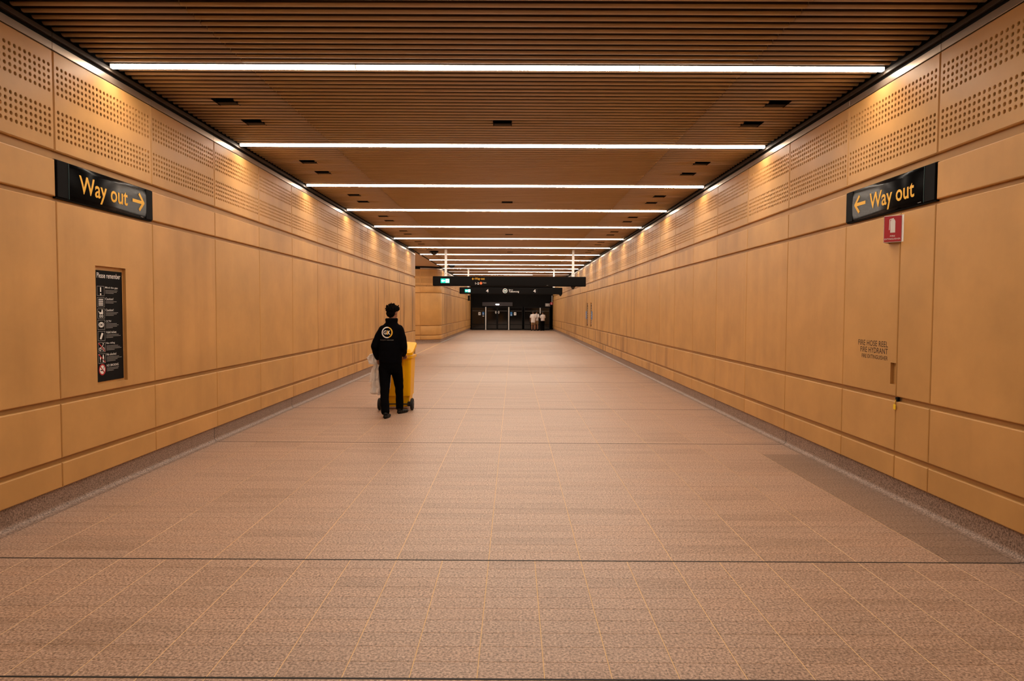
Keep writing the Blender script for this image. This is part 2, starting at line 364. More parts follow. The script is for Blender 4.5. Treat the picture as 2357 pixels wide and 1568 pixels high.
def perf_mesh(w, h, bend=None):
    z0 = ROWS['perf'][0]; ch = .009; t = .032
    cols = [.05+i*(w-.10)/26 for i in range(27)]; cs = cols[1]-cols[0]
    bands = [[3.659-.0513*i for i in range(5)], [3.300-.0513*i for i in range(5)]]
    V, Fc = [], []
    def q(*pts): 
        k = len(V); V.extend(pts); Fc.append(tuple(range(k, k+len(pts))))
    y0c, y1c = cols[0]-cs/2, cols[-1]+cs/2
    zs = [ch]
    for b in reversed(bands): zs += [min(b)-.0513/2-z0, max(b)+.0513/2-z0]
    zs.append(h-ch)
    def rectf(ya, yb, za, zb):
        n = 12 if bend else 1
        for i in range(n): q((0, ya+(yb-ya)*i/n, za), (0, ya+(yb-ya)*(i+1)/n, za), (0, ya+(yb-ya)*(i+1)/n, zb), (0, ya+(yb-ya)*i/n, zb))
    rectf(ch, w-ch, zs[0], zs[1]); rectf(ch, w-ch, zs[2], zs[3]); rectf(ch, w-ch, zs[4], zs[5])
    for za, zb in ((zs[1], zs[2]), (zs[3], zs[4])):
        q((0, ch, za), (0, y0c, za), (0, y0c, zb), (0, ch, zb)); q((0, y1c, za), (0, w-ch, za), (0, w-ch, zb), (0, y1c, zb))
    ang = [math.radians(22.5+45*i) for i in range(8)]
    for b in bands:
        for zc in b:
            for yc in cols:
                zr = zc-z0; k = len(V)
                V.extend([(0, yc+cs/2, zr-.02565), (0, yc+cs/2, zr+.02565), (0, yc-cs/2, zr+.02565), (0, yc-cs/2, zr-.02565)])   # corners
                for x, r in ((0, .0170), (-.004, .0142), (-.028, .0138)):
                    V.extend([(x, yc+r*math.cos(a), zr+r*math.sin(a)) for a in ang])
                o = k+4
                # sides: right(+y): corners 0,1 & circle 7,0 ; top: 1,2 & 1,2 ; left: 2,3 & 3,4 ; bottom: 3,0 & 5,6
                Fc.append((k, k+1, o+0, o+7)); Fc.append((k+1, k+2, o+2, o+1)); Fc.append((k+2, k+3, o+4, o+3)); Fc.append((k+3, k, o+6, o+5))
                Fc.append((k+1, o+1, o+0)); Fc.append((k+2, o+3, o+2)); Fc.append((k+3, o+5, o+4)); Fc.append((k, o+7, o+6))
                for i in range(8):
                    j = (i+1) % 8
                    Fc.append((o+i, o+j, o+8+j, o+8+i)); Fc.append((o+8+i, o+8+j, o+16+j, o+16+i))
                Fc.append(tuple(o+16+i for i in range(8)))
    # arrises
    n = 12 if bend else 1
    for i in range(n):
        ya, yb = w*i/n, w*(i+1)/n
        ca, cb = max(ya, ch), min(yb, w-ch)
        q((0, ca, ch), (-ch, ya, 0), (-ch, yb, 0), (0, cb, ch)); q((-ch, ya, 0), (-t, ya, 0), (-t, yb, 0), (-ch, yb, 0))
        q((0, cb, h-ch), (-ch, yb, h), (-ch, ya, h), (0, ca, h-ch))
    for yy, yi in ((0, ch), (w, w-ch)):
        q((0, yi, ch), (0, yi, h-ch), (-ch, yy, h), (-ch, yy, 0)); q((-ch, yy, 0), (-ch, yy, h), (-t, yy, h), (-t, yy, 0))
    if bend: V = [bend(*v) for v in V]
    me = mesh_from('perforated_panel', V, Fc, 'sand'); me.materials.append(MT['fleece'])
    for q in me.polygons:
        if len(q.vertices) == 8: q.material_index = 1
    return me
GAP = .007
wall_left = add('wall_left', box('wall_left', 'groove', XL-.20, XL-GROOVE, Y0, YOPEN0-.02, 0, 4.1), kind='structure')
wall_left['label'] = 'left corridor wall clad in sand coloured concrete panels'
wall_right = add('wall_right', box('wall_right', 'groove', XR+GROOVE, XR+.20, Y0, Y1, 0, 4.1), kind='structure')
wall_right['label'] = 'right corridor wall clad in sand coloured concrete panels'
wall_far = add('wall_left_far', box('wall_left_far', 'groove', XL-.20, XL-GROOVE, YOPEN1+RC, Y1, 0, 4.1), kind='structure')
pcache = {}
PERF = perf_mesh(PW-GAP, ROWS['perf'][1]-ROWS['perf'][0])
def place_panel(wall, side, row, a, b, hole=None, depth=.0312):
    z0, z1 = ROWS[row]; w = round(b-a-GAP, 3); h = z1-z0
    if row == 'perf' and abs(w-(PW-GAP)) < .002: me = PERF; nm = 'perforated_panel'
    else:
        key = (w, row, hole)
        if key not in pcache: pcache[key] = panel_mesh(w, h, hole=hole, depth=depth)
        me = pcache[key]; nm = 'wall_panel'
    if side == 'L': return add(nm, me, wall, (XL, a+GAP/2, z0))
    if side == 'R': return add(nm, me, wall, (XR, b-GAP/2, z0), (0, 0, math.pi))
NICHE = (.505, .985, .99-.926, 2.073-.926)
jl = [JA+PW*k for k in range(-6, 14)] + [YOPEN0]
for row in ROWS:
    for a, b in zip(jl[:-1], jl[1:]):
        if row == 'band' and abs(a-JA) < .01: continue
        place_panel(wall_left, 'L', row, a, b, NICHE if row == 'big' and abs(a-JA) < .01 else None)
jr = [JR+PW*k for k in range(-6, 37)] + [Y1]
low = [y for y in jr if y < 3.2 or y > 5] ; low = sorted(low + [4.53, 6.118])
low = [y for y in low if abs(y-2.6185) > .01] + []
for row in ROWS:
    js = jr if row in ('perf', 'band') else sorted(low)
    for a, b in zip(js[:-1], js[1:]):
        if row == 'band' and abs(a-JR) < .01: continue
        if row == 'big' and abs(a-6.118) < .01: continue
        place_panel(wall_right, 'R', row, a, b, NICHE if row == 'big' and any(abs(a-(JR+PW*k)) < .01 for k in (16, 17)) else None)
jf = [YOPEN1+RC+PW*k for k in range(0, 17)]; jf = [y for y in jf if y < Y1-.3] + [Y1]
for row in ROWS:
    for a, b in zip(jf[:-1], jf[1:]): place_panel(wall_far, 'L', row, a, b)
# side opening: facing wall and its rounded corner
XC, YC = XL-RC, YOPEN1+RC
wall_passage = add('wall_passage', box('wall_passage', 'groove', -8.2, XC, YOPEN1+GROOVE, YOPEN1+.2, 0, 4.1), kind='structure')
for row, (z0, z1) in ROWS.items():
    for a, b in ((-7.77, -6.27), (-6.27, XC)):
        me = (PERF if row == 'perf' else pcache[(round(PW-GAP, 3), row, None)]).copy(); me.materials[0] = MT['sand_clean']
        add('perforated_panel' if row == 'perf' else 'wall_panel', me, wall_passage, (a+GAP/2, YOPEN1, z0), (0, 0, -math.pi/2))
LARC = math.pi/2*RC
def bend(x, y, z):
    a = -math.pi/2+(y+GAP/2)/LARC*math.pi/2; r = RC+x
    return (r*math.cos(a), r*math.sin(a), z)
corner = add('wall_corner', None, loc=(XC, YC, 0), kind='structure')
V = [((RC-GROOVE)*math.cos(-math.pi/2+i*math.pi/32), (RC-GROOVE)*math.sin(-math.pi/2+i*math.pi/32), z) for i in range(17) for z in (0, 4.1)]
add('corner_backing', mesh_from('corner_backing', V, [(2*i, 2*i+2, 2*i+3, 2*i+1) for i in range(16)], 'groove', True), corner)
pm = perf_mesh(LARC-GAP, ROWS['perf'][1]-ROWS['perf'][0], bend); pm.materials[0] = MT['sand_clean']
add('perforated_panel', pm, corner, (0, 0, ROWS['perf'][0]))
for row in ('band', 'big', 'mid', 'low'):
    z0, z1 = ROWS[row]; h = z1-z0; V, Fc = [], []; N = 20; w = LARC-GAP
    prof = [(-.032, 0), (-.009, 0), (-.0028, .0035), (0, .009), (0, h-.009), (-.0028, h-.0035), (-.009, h), (-.032, h)]
    for i in range(N+1):
        for x, z in prof: V.append(bend(x, w*i/N, z))
    m = len(prof)
    for i in range(N):
        for j in range(m-1): Fc.append((i*m+j, (i+1)*m+j, (i+1)*m+j+1, i*m+j+1))
    add('wall_panel', mesh_from('curved_panel', V, Fc, 'sand_clean', True), corner, (0, 0, z0))
add('wall_passage_return', box('wall_passage_return', 'sand', -8.2, XL-.001, YOPEN0-.02, YOPEN0, 0, 4.1), kind='structure')
add('wall_passage_back', box('wall_passage_back', 'sand', -8.4, -8.2, YOPEN0, YOPEN1+.2, 0, 4.1), kind='structure')

# ------------------------------------------------------------------ granite skirtings (coved), swept along the wall foot
SK = [(-.03, .185), (-.03, .050)] + [(-.03+.048*(1-math.cos(a)), .050-.047*math.sin(a)) for a in [math.radians(15*i) for i in range(1, 7)]] + [(.034, .0012)]
def sweep(name, path, mat, parent, prof=SK, smooth=True):
    V, Fc = [], []; m = len(prof)
    for (x, y, nx, ny) in path:
        for d, z in prof: V.append((x+nx*d, y+ny*d, z))
    for i in range(len(path)-1):
        for j in range(m-1): Fc.append((i*m+j, (i+1)*m+j, (i+1)*m+j+1, i*m+j+1))
    me = mesh_from(name, V, Fc, mat); bm = bmesh.new(); bm.from_mesh(me); bmesh.ops.recalc_face_normals(bm, faces=bm.faces); bm.to_mesh(me); bm.free()
    return add(name, me, parent)
SKB = [(d+.0008, z+.0006) for d, z in SK]
def skirting(name, x, nx, y0, y1):
    base = add(name, box(name, 'rubber', min(x-nx*.06, x-nx*.031), max(x-nx*.06, x-nx*.031), y0, y1, 0, .186), kind='structure')
    br = [y0] + [y for y in FJ if y0+.05 < y < y1-.05] + [y1]
    for a, b in zip(br[:-1], br[1:]):
        sweep('skirting_slab', [(x, a+.004, nx, 0), (x, b-.004, nx, 0)], 'skirt', base)
    for y in br[1:-1]:
        sweep('joint_strip', [(x, y-.005, nx, 0), (x, y+.005, nx, 0)], 'rubber', base, SKB)
    return base
skirting('baseboard_left', XL, 1, Y0, YOPEN0); skirting('baseboard_right', XR, -1, Y0, Y1); skirting('baseboard_left_far', XL, 1, YOPEN1+RC, Y1)
bb = add('baseboard_passage', box('baseboard_passage', 'rubber', -8.2, XC, YOPEN1+.031, YOPEN1+.06, 0, .186), kind='structure')
sweep('skirting_slab', [(-8.2, YOPEN1, 0, -1), (XC, YOPEN1, 0, -1)], 'skirt', bb)
sweep('skirting_slab', [(XC+RC*math.cos(a), YC+RC*math.sin(a), math.cos(a), math.sin(a)) for a in [-math.pi/2+i*math.pi/24 for i in range(13)]], 'skirt', bb)

# ------------------------------------------------------------------ ceiling: slats, trims, strip lights
ceiling = add('ceiling', box('ceiling', 'plenum', XL-.2, XR+.2, Y0, Y1+.3, 4.06, 4.12), kind='structure')
ceiling['label'] = 'ceiling of transverse bronze slats under a dark void'
add('ceiling_passage', box('ceiling_passage', 'beige', -8.3, XL-.03, YOPEN0, YOPEN1+1.2, 3.94, 4.02), kind='structure')
SX0, SX1, SJ0, SJ1 = -3.742, 3.412, -2.485, 2.165
SPROF = [(-.0265, .085), (-.0265, .016), (-.0215, .006), (-.012, .0008), (0, 0), (.012, .0008), (.0215, .006), (.0265, .016), (.0265, .085)]
smesh = {}
def slat_geo(x0, x1, y=0):
    V = [(x, y+a, b) for x in (x0, x1) for a, b in SPROF]; m = len(SPROF)
    return V, [(i, i+1, m+i+1, m+i) for i in range(m-1)] + [tuple(range(m-1, -1, -1)), tuple(range(m, 2*m))]
BOXL, BOXC, BOXR = (-3.255, -3.035), (-.255, -.035), (2.745, 2.965)
def cuts(k):
    bay, r = divmod(k, PER)
    c = []
    if bay < 0: return c
    if r in (9, 10, 16, 17): c += [BOXL, BOXR]
    if r in (16, 17) and bay % 2 == 0: c.append(BOXC)
    return c
k0 = math.ceil((Y0-LIGHT_Y)/SP); k1 = math.floor((Y1-LIGHT_Y)/SP)
segs = []
for k in range(k0, k1+1):
    if k % PER == 0: continue
    y = LIGHT_Y+k*SP
    pieces = [(SX0, SJ0-.003), (SJ0+.003, SJ1-.003), (SJ1+.003, SX1)]
    for c in cuts(k):
        pieces = [q for p in pieces for q in ([(p[0], c[0]-.004), (c[1]+.004, p[1])] if p[0] < c[0] < p[1] else [p])]
    for p in pieces: segs.append((y, *p))
segs.sort(key=lambda s: s[0] if s[0] > 4.3 else 1e3-s[0])
for y, x0, x1 in segs[:300]:
    key = (x0, x1)
    if key not in smesh:
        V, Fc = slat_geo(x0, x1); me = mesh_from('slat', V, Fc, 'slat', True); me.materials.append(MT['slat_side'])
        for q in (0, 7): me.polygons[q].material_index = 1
        smesh[key] = me
    add('slat', smesh[key], ceiling, (0, y, SLAT_Z))
V, Fc = [], []
for y, x0, x1 in segs[300:]:
    v, f = slat_geo(x0, x1, y); k = len(V); V += v; Fc += [tuple(i+k for i in ff) for ff in f]
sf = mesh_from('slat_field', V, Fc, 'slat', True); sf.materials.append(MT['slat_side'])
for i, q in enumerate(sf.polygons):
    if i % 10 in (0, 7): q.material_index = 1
add('slat_field', sf, ceiling, (0, 0, SLAT_Z), kind='stuff')

def top_trim(name, X, nx, ys):
    y0, y1 = ys[0], ys[-1]
    def xb(d0, d1): a, b = X+nx*d0, X+nx*d1; return min(a, b), max(a, b)
    base = add(name, box(name, 'black', *xb(-.05, -.031), y0, y1, 3.79, 4.05), kind='structure')
    for a, b in zip(ys[:-1], ys[1:]):
        add('trim_segment', box('trim_segment', 'trim', *xb(-.031, -.002), a+.002, b-.002, 3.794, 3.856, .002), base)
        add('edge_angle', box('edge_angle', 'angle', *xb(-.031, .0), a+.002, b-.002, 3.895, 3.935, .002), base)
    add('edge_shelf', box('edge_shelf', 'plenum', *xb(-.03, .03), y0, y1, 3.995, 4.005), base)
    return base
top_trim('trim_1', XL, 1, jl); top_trim('trim_2', XR, -1, jr); top_trim('trim_3', XL, 1, jf)
t4 = add('trim_4', box('trim_4', 'black', XL-.03, SX0-.005, YOPEN0, YOPEN1+RC, 3.925, 4.05), kind='structure')
cb = add('trim_5', None, loc=(XC, YC, 0), kind='structure')
for zA, zB, r, mt in ((3.794, 3.856, RC-.002, 'trim'), (3.856, 3.94, RC-.03, 'black')):
    V = [(r*math.cos(-math.pi/2+i*math.pi/32), r*math.sin(-math.pi/2+i*math.pi/32), z) for i in range(17) for z in (zA, zB)]
    add('trim_segment', mesh_from('trim_curve', V, [(2*i, 2*i+2, 2*i+3, 2*i+1) for i in range(16)], mt, True), cb)
add('trim_6', box('trim_6', 'black', -8.2, XC, YOPEN1-.002, YOPEN1+.03, 3.80, 3.94), kind='structure')

LS = [(SX0-.008, -1.478), (-1.472, 1.152), (1.158, SX1+.008)]
DPROF = [(-.024, .010), (-.024, -.012), (-.020, -.017), (.020, -.017), (.024, -.012), (.024, .010)]
dmesh = {}
for i, (x0, x1) in enumerate(LS):
    m = len(DPROF); V = [(x, a, b) for x in (x0+.002, x1-.002) for a, b in DPROF]
    Fc = [(j, j+1, m+j+1, m+j) for j in range(m-1)] + [tuple(range(m-1, -1, -1)), tuple(range(m, 2*m))]
    for mt in ('diffuser', 'dimdiffuser'):
        me = mesh_from('diffuser', V, Fc, 'diffuser_side' if mt == 'diffuser' else mt); me.materials.append(MT[mt])
        me.polygons[2].material_index = 1; dmesh[(i, mt)] = me
    dmesh[(i, 'h')] = box('housing', 'endcap', x0, x1, -.026, .026, .013, .085)
jm = box('joint_cap', 'endcap', -.003, .003, -.0245, .0245, -.0175, .012)
for k in range(-1, 18):
    y = LIGHT_Y+k*LIGHT_STEP
    n = k
    lab = ('white strip light spanning the ceiling, %s from the foreground' % ORD[n]) if n >= 0 else 'white strip light above the top edge of the picture, nearest of all'
    t = thing('strip_light', lab, 'ceiling light', (0, y, SLAT_Z), 0, 'strip lights across the slatted ceiling')
    for i in range(3):
        dim = (k == 11 and i == 0) or (k == 12 and i == 2)
        h = add('housing', dmesh[(i, 'h')], t); add('diffuser', dmesh[(i, 'dimdiffuser' if dim else 'diffuser')], t)
    for x in (-1.475, 1.155): add('joint_cap', jm, t, (x, 0, 0))

t = thing('strip_light', 'unseen strip light added in the side passage ceiling to brighten its facing wall', 'ceiling light', (-5.9, 30.5, 3.94))  # unseen lamp added to brighten the facing wall of the passage
add('housing', box('housing', 'endcap', -.03, .03, -3.4, 3.4, -.012, -.001), t); add('diffuser', box('diffuser', 'diffuser', -.027, .027, -3.39, 3.39, -.026, -.012), t)

# dark recessed fittings between the slats
dl_h = bmesh.new(); w = .108
for a in ((-w, w, -.115, .115, .10, .104), (-w-.003, -w, -.115, .115, .0, .104), (w, w+.003, -.115, .115, .0, .104), (-w, w, -.118, -.115, .02, .104), (-w, w, .115, .118, .02, .104)): bm_box(dl_h, *a)
dl_h = bm_mesh('housing', dl_h, 'black'); dl_p = box('cover_plate', 'plenum', -w+.004, w-.004, .012, .105, .004, .012, .002)
dl_l = bmesh.new(); bm_cyl(dl_l, (0, -.05, .06), (0, -.05, .10), .04, .045, 14); dl_l = bm_mesh('lens', dl_l, 'blacksatin')
for k in range(0, 12):
    for r, nf in ((9.5, 'nearer'), (16.5, 'farther')):
        for side, xs in (('left wall', BOXL), ('right wall', BOXR), ('middle', BOXC)):
            if side == 'middle' and (nf == 'nearer' or k % 2): continue
            pos = 'between the %s and %s strip lights' % (ORD[k], ORD[k+1]) if k >= 0 else 'in front of the first strip light'
            lab = ('%s dark square ceiling fitting by the %s, %s' % (nf, side, pos)) if side != 'middle' else 'dark square fitting in mid ceiling, ' + pos
            t = thing('recessed_fitting', lab, 'ceiling fitting', ((xs[0]+xs[1])/2, LIGHT_Y+k*LIGHT_STEP+(r)*SP, SLAT_Z-.0), 0, 'recessed fittings in the ceiling')
            add('housing', dl_h, t); add('cover_plate', dl_p, t); add('lens', dl_l, t)

# ------------------------------------------------------------------ wall signs "Way out"
def arrow_polys(u, v, L, H, t, s):      # shaft of length L from u in direction s with a chevron head
    tip = (u+s*L, v); hh = H/2
    return [stroke((u, v), (u+s*(L-t*.6), v), t), stroke((tip[0]-s*hh*.98, v+hh), (tip[0], v-t*.2), t), stroke((tip[0]-s*hh*.98, v-hh), (tip[0], v+t*.2), t)]
def wayout(side):
    if side == 'L':
        t = thing('way_out_sign', 'black sign on the left wall reading Way out, arrow pointing right', 'sign', (XL, 6.407, 2.60), 0, 'way out signs set into the walls')
        fr = Frame((XL, JA, 2.60), (0, 1, 0), (0, 0, 1)); nx = 1; U = lambda Y: Y-JA; base = Vector((XL, 6.407, 2.60)); ex = (JA, JA+PW)
    else:
        t = thing('way_out_sign', 'black sign on the right wall reading Way out, arrow pointing left', 'sign', (XR, 6.3685, 2.60), 0, 'way out signs set into the walls')
        fr = Frame((XR, JR+PW, 2.60), (0, -1, 0), (0, 0, 1)); nx = -1; U = lambda Y: JR+PW-Y; base = Vector((XR, 6.3685, 2.60)); ex = (JR, JR+PW)
    def bx(name, mat, d0, d1, a, b, z0, z1, bev=.002):
        xa, xb = sorted((XL+d0, XL+d1)) if side == 'L' else sorted((XR-d0, XR-d1))
        me = box(name, mat, xa-base.x, xb-base.x, a-base.y, b-base.y, z0-2.60, z1-2.60, bev); return add(name, me, t)
    bx('back_box', 'black', -.031, -.004, ex[0]+.004, ex[1]-.004, 2.592, 2.912)
    # gently bowed glossy face
    a, b = (5.812, 7.02) if side == 'L' else (5.775, 6.975)
    V, Fc, N = [], [], 8
    for i in range(N+1):
        s = i/N; z = 2.604+.302*s; d = .004+.010*math.sin(math.pi*s)
        for y in (a, b): V.append(((XL+d if side == 'L' else XR-d)-base.x, y-base.y, z-2.60))
    for i in range(N): Fc.append((2*i, 2*i+1, 2*i+3, 2*i+2))
    k = len(V); back = XL-.004 if side == 'L' else XR+.004
    for i in range(N+1):
        for y in (a, b): V.append((back-base.x, y-base.y, V[2*i][2]))
    for i in range(N): Fc += [(2*i, 2*i+2, k+2*i+2, k+2*i), (2*i+1, k+2*i+1, k+2*i+3, 2*i+3)]
    Fc += [(0, k, k+1, 1), (2*N, 2*N+1, k+2*N+1, k+2*N)]
    face = add('face', mesh_from('face', V, Fc, 'blackgloss', True), t)
    near_cap, far_cap = ((ex[0]+.006, a-.003), (b+.003, ex[1]-.006))
    bx('end_cap', 'blacksatin', -.004, .010, *near_cap, 2.604, 2.906, .004); bx('end_cap', 'blacksatin', -.004, .010, *far_cap, 2.604, 2.906, .004)
    bx('edge_glimmer', 'darkteal', -.004, .0125, a-.0055, a-.0025, 2.604, 2.906, 0)  # glimmer along the face edge, coloured in as a thin teal strip
    bowed = lambda p: Vector(((XL if side == 'L' else XR)+nx*(.0055+.010*math.sin(math.pi*(p.z-2.604)/.302)), p.y, p.z))
    def raise_poly(polys):
        V, Fc = [], []
        for po in polys:
            n = 6; # split each stroke so that it follows the bow
            a0, a1, b1, b0 = [Vector(q) for q in po]
            k = len(V)
            for i in range(n+1):
                for q in (a0.lerp(a1, i/n), b0.lerp(b1, i/n)): V.append(bowed(fr.p(q.x, q.y))-base)
            Fc.extend([(k+2*i, k+2*i+2, k+2*i+3, k+2*i+1) for i in range(n)])
        return V, Fc
    if side == 'L':
        lettering('Way out', fr, U(5.945), .033, U(6.682), .236, 'yellowletter', face, .002, .014, base, proj=bowed)
        V, Fc = raise_poly(arrow_polys(U(6.765), .155, .205, .165, .032, 1))
    else:
        lettering('Way out', fr, U(6.640), .028, U(5.905), .224, 'yellowletter', face, .002, .014, base, proj=bowed)
        V, Fc = raise_poly(arrow_polys(U(6.715), .156, .205, .165, .032, -1))
    add('arrow', mesh_from('arrow', V, Fc, 'yellowletter'), face)
    mk = rect(U(6.985)-.06 if side == 'L' else U(5.86), .012, U(6.985)-.015 if side == 'L' else U(5.815), .016)
    slabs('maker_mark', fr, [mk], 'dimwhite', face, .006, .0075, base)
wayout('L'); wayout('R')

# ------------------------------------------------------------------ notice boards in niches
def notice(side, yc, label, group, full):
    X = XL-.030 if side == 'L' else XR+.030; s = 1 if side == 'L' else -1
    base = Vector((X, yc, 1.012)); t = thing('notice_board', label, 'notice', base, 0, group)
    fr = Frame((X, yc-s*.218, 1.012), (0, s, 0), (0, 0, 1)); W, H = .436, 1.024
    slabs('board', fr, [rect(0, 0, W, H)], 'black', t, -.001, .007, base)
    fr = Frame(fr.p(0, 0, .0075), (0, s, 0), (0, 0, 1))
    D = dict(base=base, d=.001)
    L = lambda tx, u0, v0, u1, v1, m='white', b=.004: lettering(tx, fr, u0, v0, u1, v1, m, t, .001, b, base)
    S = lambda nm, polys, m: slabs(nm, fr, polys, m, t, -.0003, .001, base)
    L('Please remember', .035, H-.070, W-.03, H-.022)
    heads = ['Mind the gap', 'Caution!', 'Caution!', 'CCTV', 'Valid ticket', 'No riding', 'No alcohol', 'NO SMOKING']
    wid = [.20, .125, .125, .085, .165, .135, .155, .19]
    y = H-.155
    for i, (hd, wd) in enumerate(zip(heads, wid)):
        vb = H-.235-i*.1035; u0, u1, v0, v1 = .035, .145, vb, vb+.090
        cu, cv = (u0+u1)/2, (v0+v1)/2
        if i < 7: S('icon_frame', border(u0, v0, u1, v1, .0035), 'dimwhite')
        if i == 0: S('icon', [stroke((cu, cv-.008), (cu, cv+.034), .017), disc(cu, cv-.030, .010, 12)], 'white')
        if i == 1: S('icon', [rect(cu-.034+q*.018, cv-.031+r*.017, cu-.034+q*.018+.014, cv-.031+r*.017+.011) for q in range(4) for r in range(4)], 'white')
        if i == 2: S('icon', [[(cu-.025, cv-.006), (cu+.030, cv-.006), (cu+.030, cv+.012), (cu-.028, cv+.012)], [(cu+.004, cv+.010), (cu+.030, cv+.010), (cu+.026, cv+.034), (cu+.012, cv+.038)], stroke((cu-.028, cv+.010), (cu-.038, cv+.022), .006)] + ringquads(cu-.014, cv-.024, .008, .013, 10) + ringquads(cu+.018, cv-.024, .008, .013, 10), 'white')
        if i == 3: S('icon', ringquads(cu, cv, .030, .040, 18, sv=.62) + ringquads(cu, cv, .011, .019, 12) , 'white')
        if i == 4: S('icon', [[(cu-.028, cv-.026), (cu-.004, cv-.032), (cu+.028, cv+.022), (cu+.004, cv+.030)]], 'white')
        if i == 5: S('icon', ringquads(cu-.024, cv-.018, .012, .017, 12) + ringquads(cu+.024, cv-.018, .012, .017, 12) + [stroke((cu-.022, cv-.016), (cu+.004, cv+.006), .006), stroke((cu+.004, cv+.006), (cu+.020, cv+.016), .008), disc(cu+.022, cv+.030, .007, 10)], 'white'); S('bar', [stroke((u0+.008, v1-.006), (u1-.006, v0+.008), .010)], 'red')
        if i == 6: S('icon', [[(cu+.010, cv-.034), (cu+.030, cv-.034), (cu+.030, cv+.010), (cu+.023, cv+.034), (cu+.017, cv+.034), (cu+.010, cv+.010)], [(cu-.034, cv+.012), (cu-.014, cv+.012), (cu-.020, cv-.012), (cu-.028, cv-.012)], stroke((cu-.024, cv-.012), (cu-.024, cv-.034), .004)], 'white'); S('bar', [stroke((u0+.008, v1-.006), (u1-.006, v0+.008), .010)], 'red')
        if i == 7: S('icon', [disc(cu, cv, .046, 24)], 'white'); 
        if i == 7:
            fr2 = Frame(fr.p(0, 0, .001), (0, s, 0), (0, 0, 1))
            slabs('ring', fr2, ringquads(cu, cv, .040, .052, 24), 'red', t, -.0003, .001, base)
            slabs('icon', fr2, [rect(cu-.028, cv-.012, cu+.020, cv-.003), stroke((cu+.018, cv+.004), (cu+.026, cv+.026), .005)], 'black', t, -.0003, .0008, base)
            slabs('bar', Frame(fr2.p(0, 0, .001), (0, s, 0), (0, 0, 1)), [stroke((cu-.030, cv+.030), (cu+.030, cv-.030), .009)], 'red', t, -.0003, .001, base)
        L(hd, .160, v1-.024, .160+wd, v1-.004+(-.002 if hd in ('CCTV',) else .002), 'white', .004)
        nl = (3, 2, 3, 4, 3, 4, 4, 3)[i]
        S('fine_print', [rect(.162, v1-.040-q*.0125, .162+random.uniform(.17, .245)*(1 if q < nl-1 else .6), v1-.036-q*.0125) for q in range(nl)], 'dimwhite')
notice('L', JA+.745, 'tall black Please remember notice recessed in the left wall', 'recessed notice boards', True)
notice('R', JR+PW*16+.755, 'nearer of two tall black notices far down the right wall', 'recessed notice boards', False)
notice('R', JR+PW*17+.755, 'farther of two tall black notices far down the right wall', 'recessed notice boards', False)
for y, nf in ((JR+PW*16+.36, 'nearer'), (JR+PW*17+1.15, 'farther')):
    t = thing('blue_wall_sign', '%s small blue sign beside the notices on the right wall' % nf, 'sign', (XR, y, 1.32), 0, 'blue signs beside the notices')
    add('plate', box('plate', 'blue', -.012, -.0005, -.14, .14, 0, .36, .003), t)
    slabs('symbol', Frame((-.0125, .09, .06), (0, -1, 0), (0, 0, 1)), [disc(.09, .19, .03, 14), rect(.06, .02, .12, .14)], 'white', t, 0, .0012)

# ------------------------------------------------------------------ fire hose cabinet door in the right wall
dw = JR+PW-6.118-GAP
door = add('door_1', panel_mesh(dw, ROWS['big'][1]-ROWS['big'][0], hole=(dw-.095, dw-.0095, 1.032-.926, 1.226-.926), depth=.030), None, (XR-.0006, JR+PW-GAP/2, .926), (0, 0, math.pi), kind='structure')
door['label'] = 'flush cabinet door lettered for fire hose reel, hydrant and extinguisher'
fr = Frame((.0006, 0, 0), (0, 1, 0), (0, 0, 1))
for tx, ya, yb, za, zb in (('FIRE HOSE REEL', 6.806, 6.268, 1.360, 1.414), ('FIRE HYDRANT', 6.762, 6.268, 1.296, 1.348), ('FIRE EXTINGUISHER', 6.734, 6.266, 1.240, 1.278)):
    o = JR+PW-GAP/2
    lettering(tx, fr, o-ya, za-.926, o-yb, zb-.926, 'brownletter', door, .0004, .006)
t = thing('seal_tag', 'small yellow seal tag hanging from a black latch under the fire cabinet', 'tag', (XR, 6.112, .885))
add('latch', box('latch', 'black', -.004, .02, -.028, .006, .000, .038, .002), t)
bm = bmesh.new(); bm_box(bm, -.016, -.010, -.020, .018, -.075, -.028, .003); add('tag_body', bm_mesh('tag_body', bm, 'tag'), t)
bm = bmesh.new()
for a, b in (((-.006, -.01, .015), (-.013, -.004, -.012)), ((-.013, -.004, -.012), (-.013, .0, -.03))): bm_cyl(bm, a, b, .0022, n=8)
add('wire', bm_mesh('wire', bm, 'tag'), t)

# red fire extinguisher V sign standing off the right wall
t = thing('fire_extinguisher_sign', 'red and white fire extinguisher sign projecting below the right Way out sign', 'sign', (XR, 6.20, 2.310))
a = .106
V = []
def plate(name, p0, p1, thick, mat):
    p0, p1 = Vector(p0), Vector(p1); d = (p1-p0).normalized(); n = Vector((d.y, -d.x, 0))
    V = [p+n*k*thick+Vector((0, 0, z)) for p in (p0, p1) for k in (0, 1) for z in (0, .238)]
    return add(name, mesh_from(name, V, [(0, 4, 5, 1), (2, 3, 7, 6), (0, 2, 6, 4), (1, 5, 7, 3), (0, 1, 3, 2), (4, 6, 7, 5)], mat), t)
plate('face_plate', (0, -a, 0), (-a, 0, 0), .003, 'white'); plate('back_plate', (-a, 0, 0), (0, a, 0), .003, 'white')
plate('flange', (-.002, -a-.026, 0), (-.001, -a, 0), .002, 'white')
dd = Vector((a, -a, 0)).normalized(); fr = Frame(Vector((-a, 0, 0))+Vector((-.0024, -.0024, 0)), dd, (0, 0, 1))
if fr.n.y > 0: fr = Frame(Vector((0, -a, 0))+Vector((-.0024, -.0024, 0)), -dd, (0, 0, 1))
slabs('red_field', fr, [rect(.005, .005, .145, .233)], 'red', t, 0, .0012)
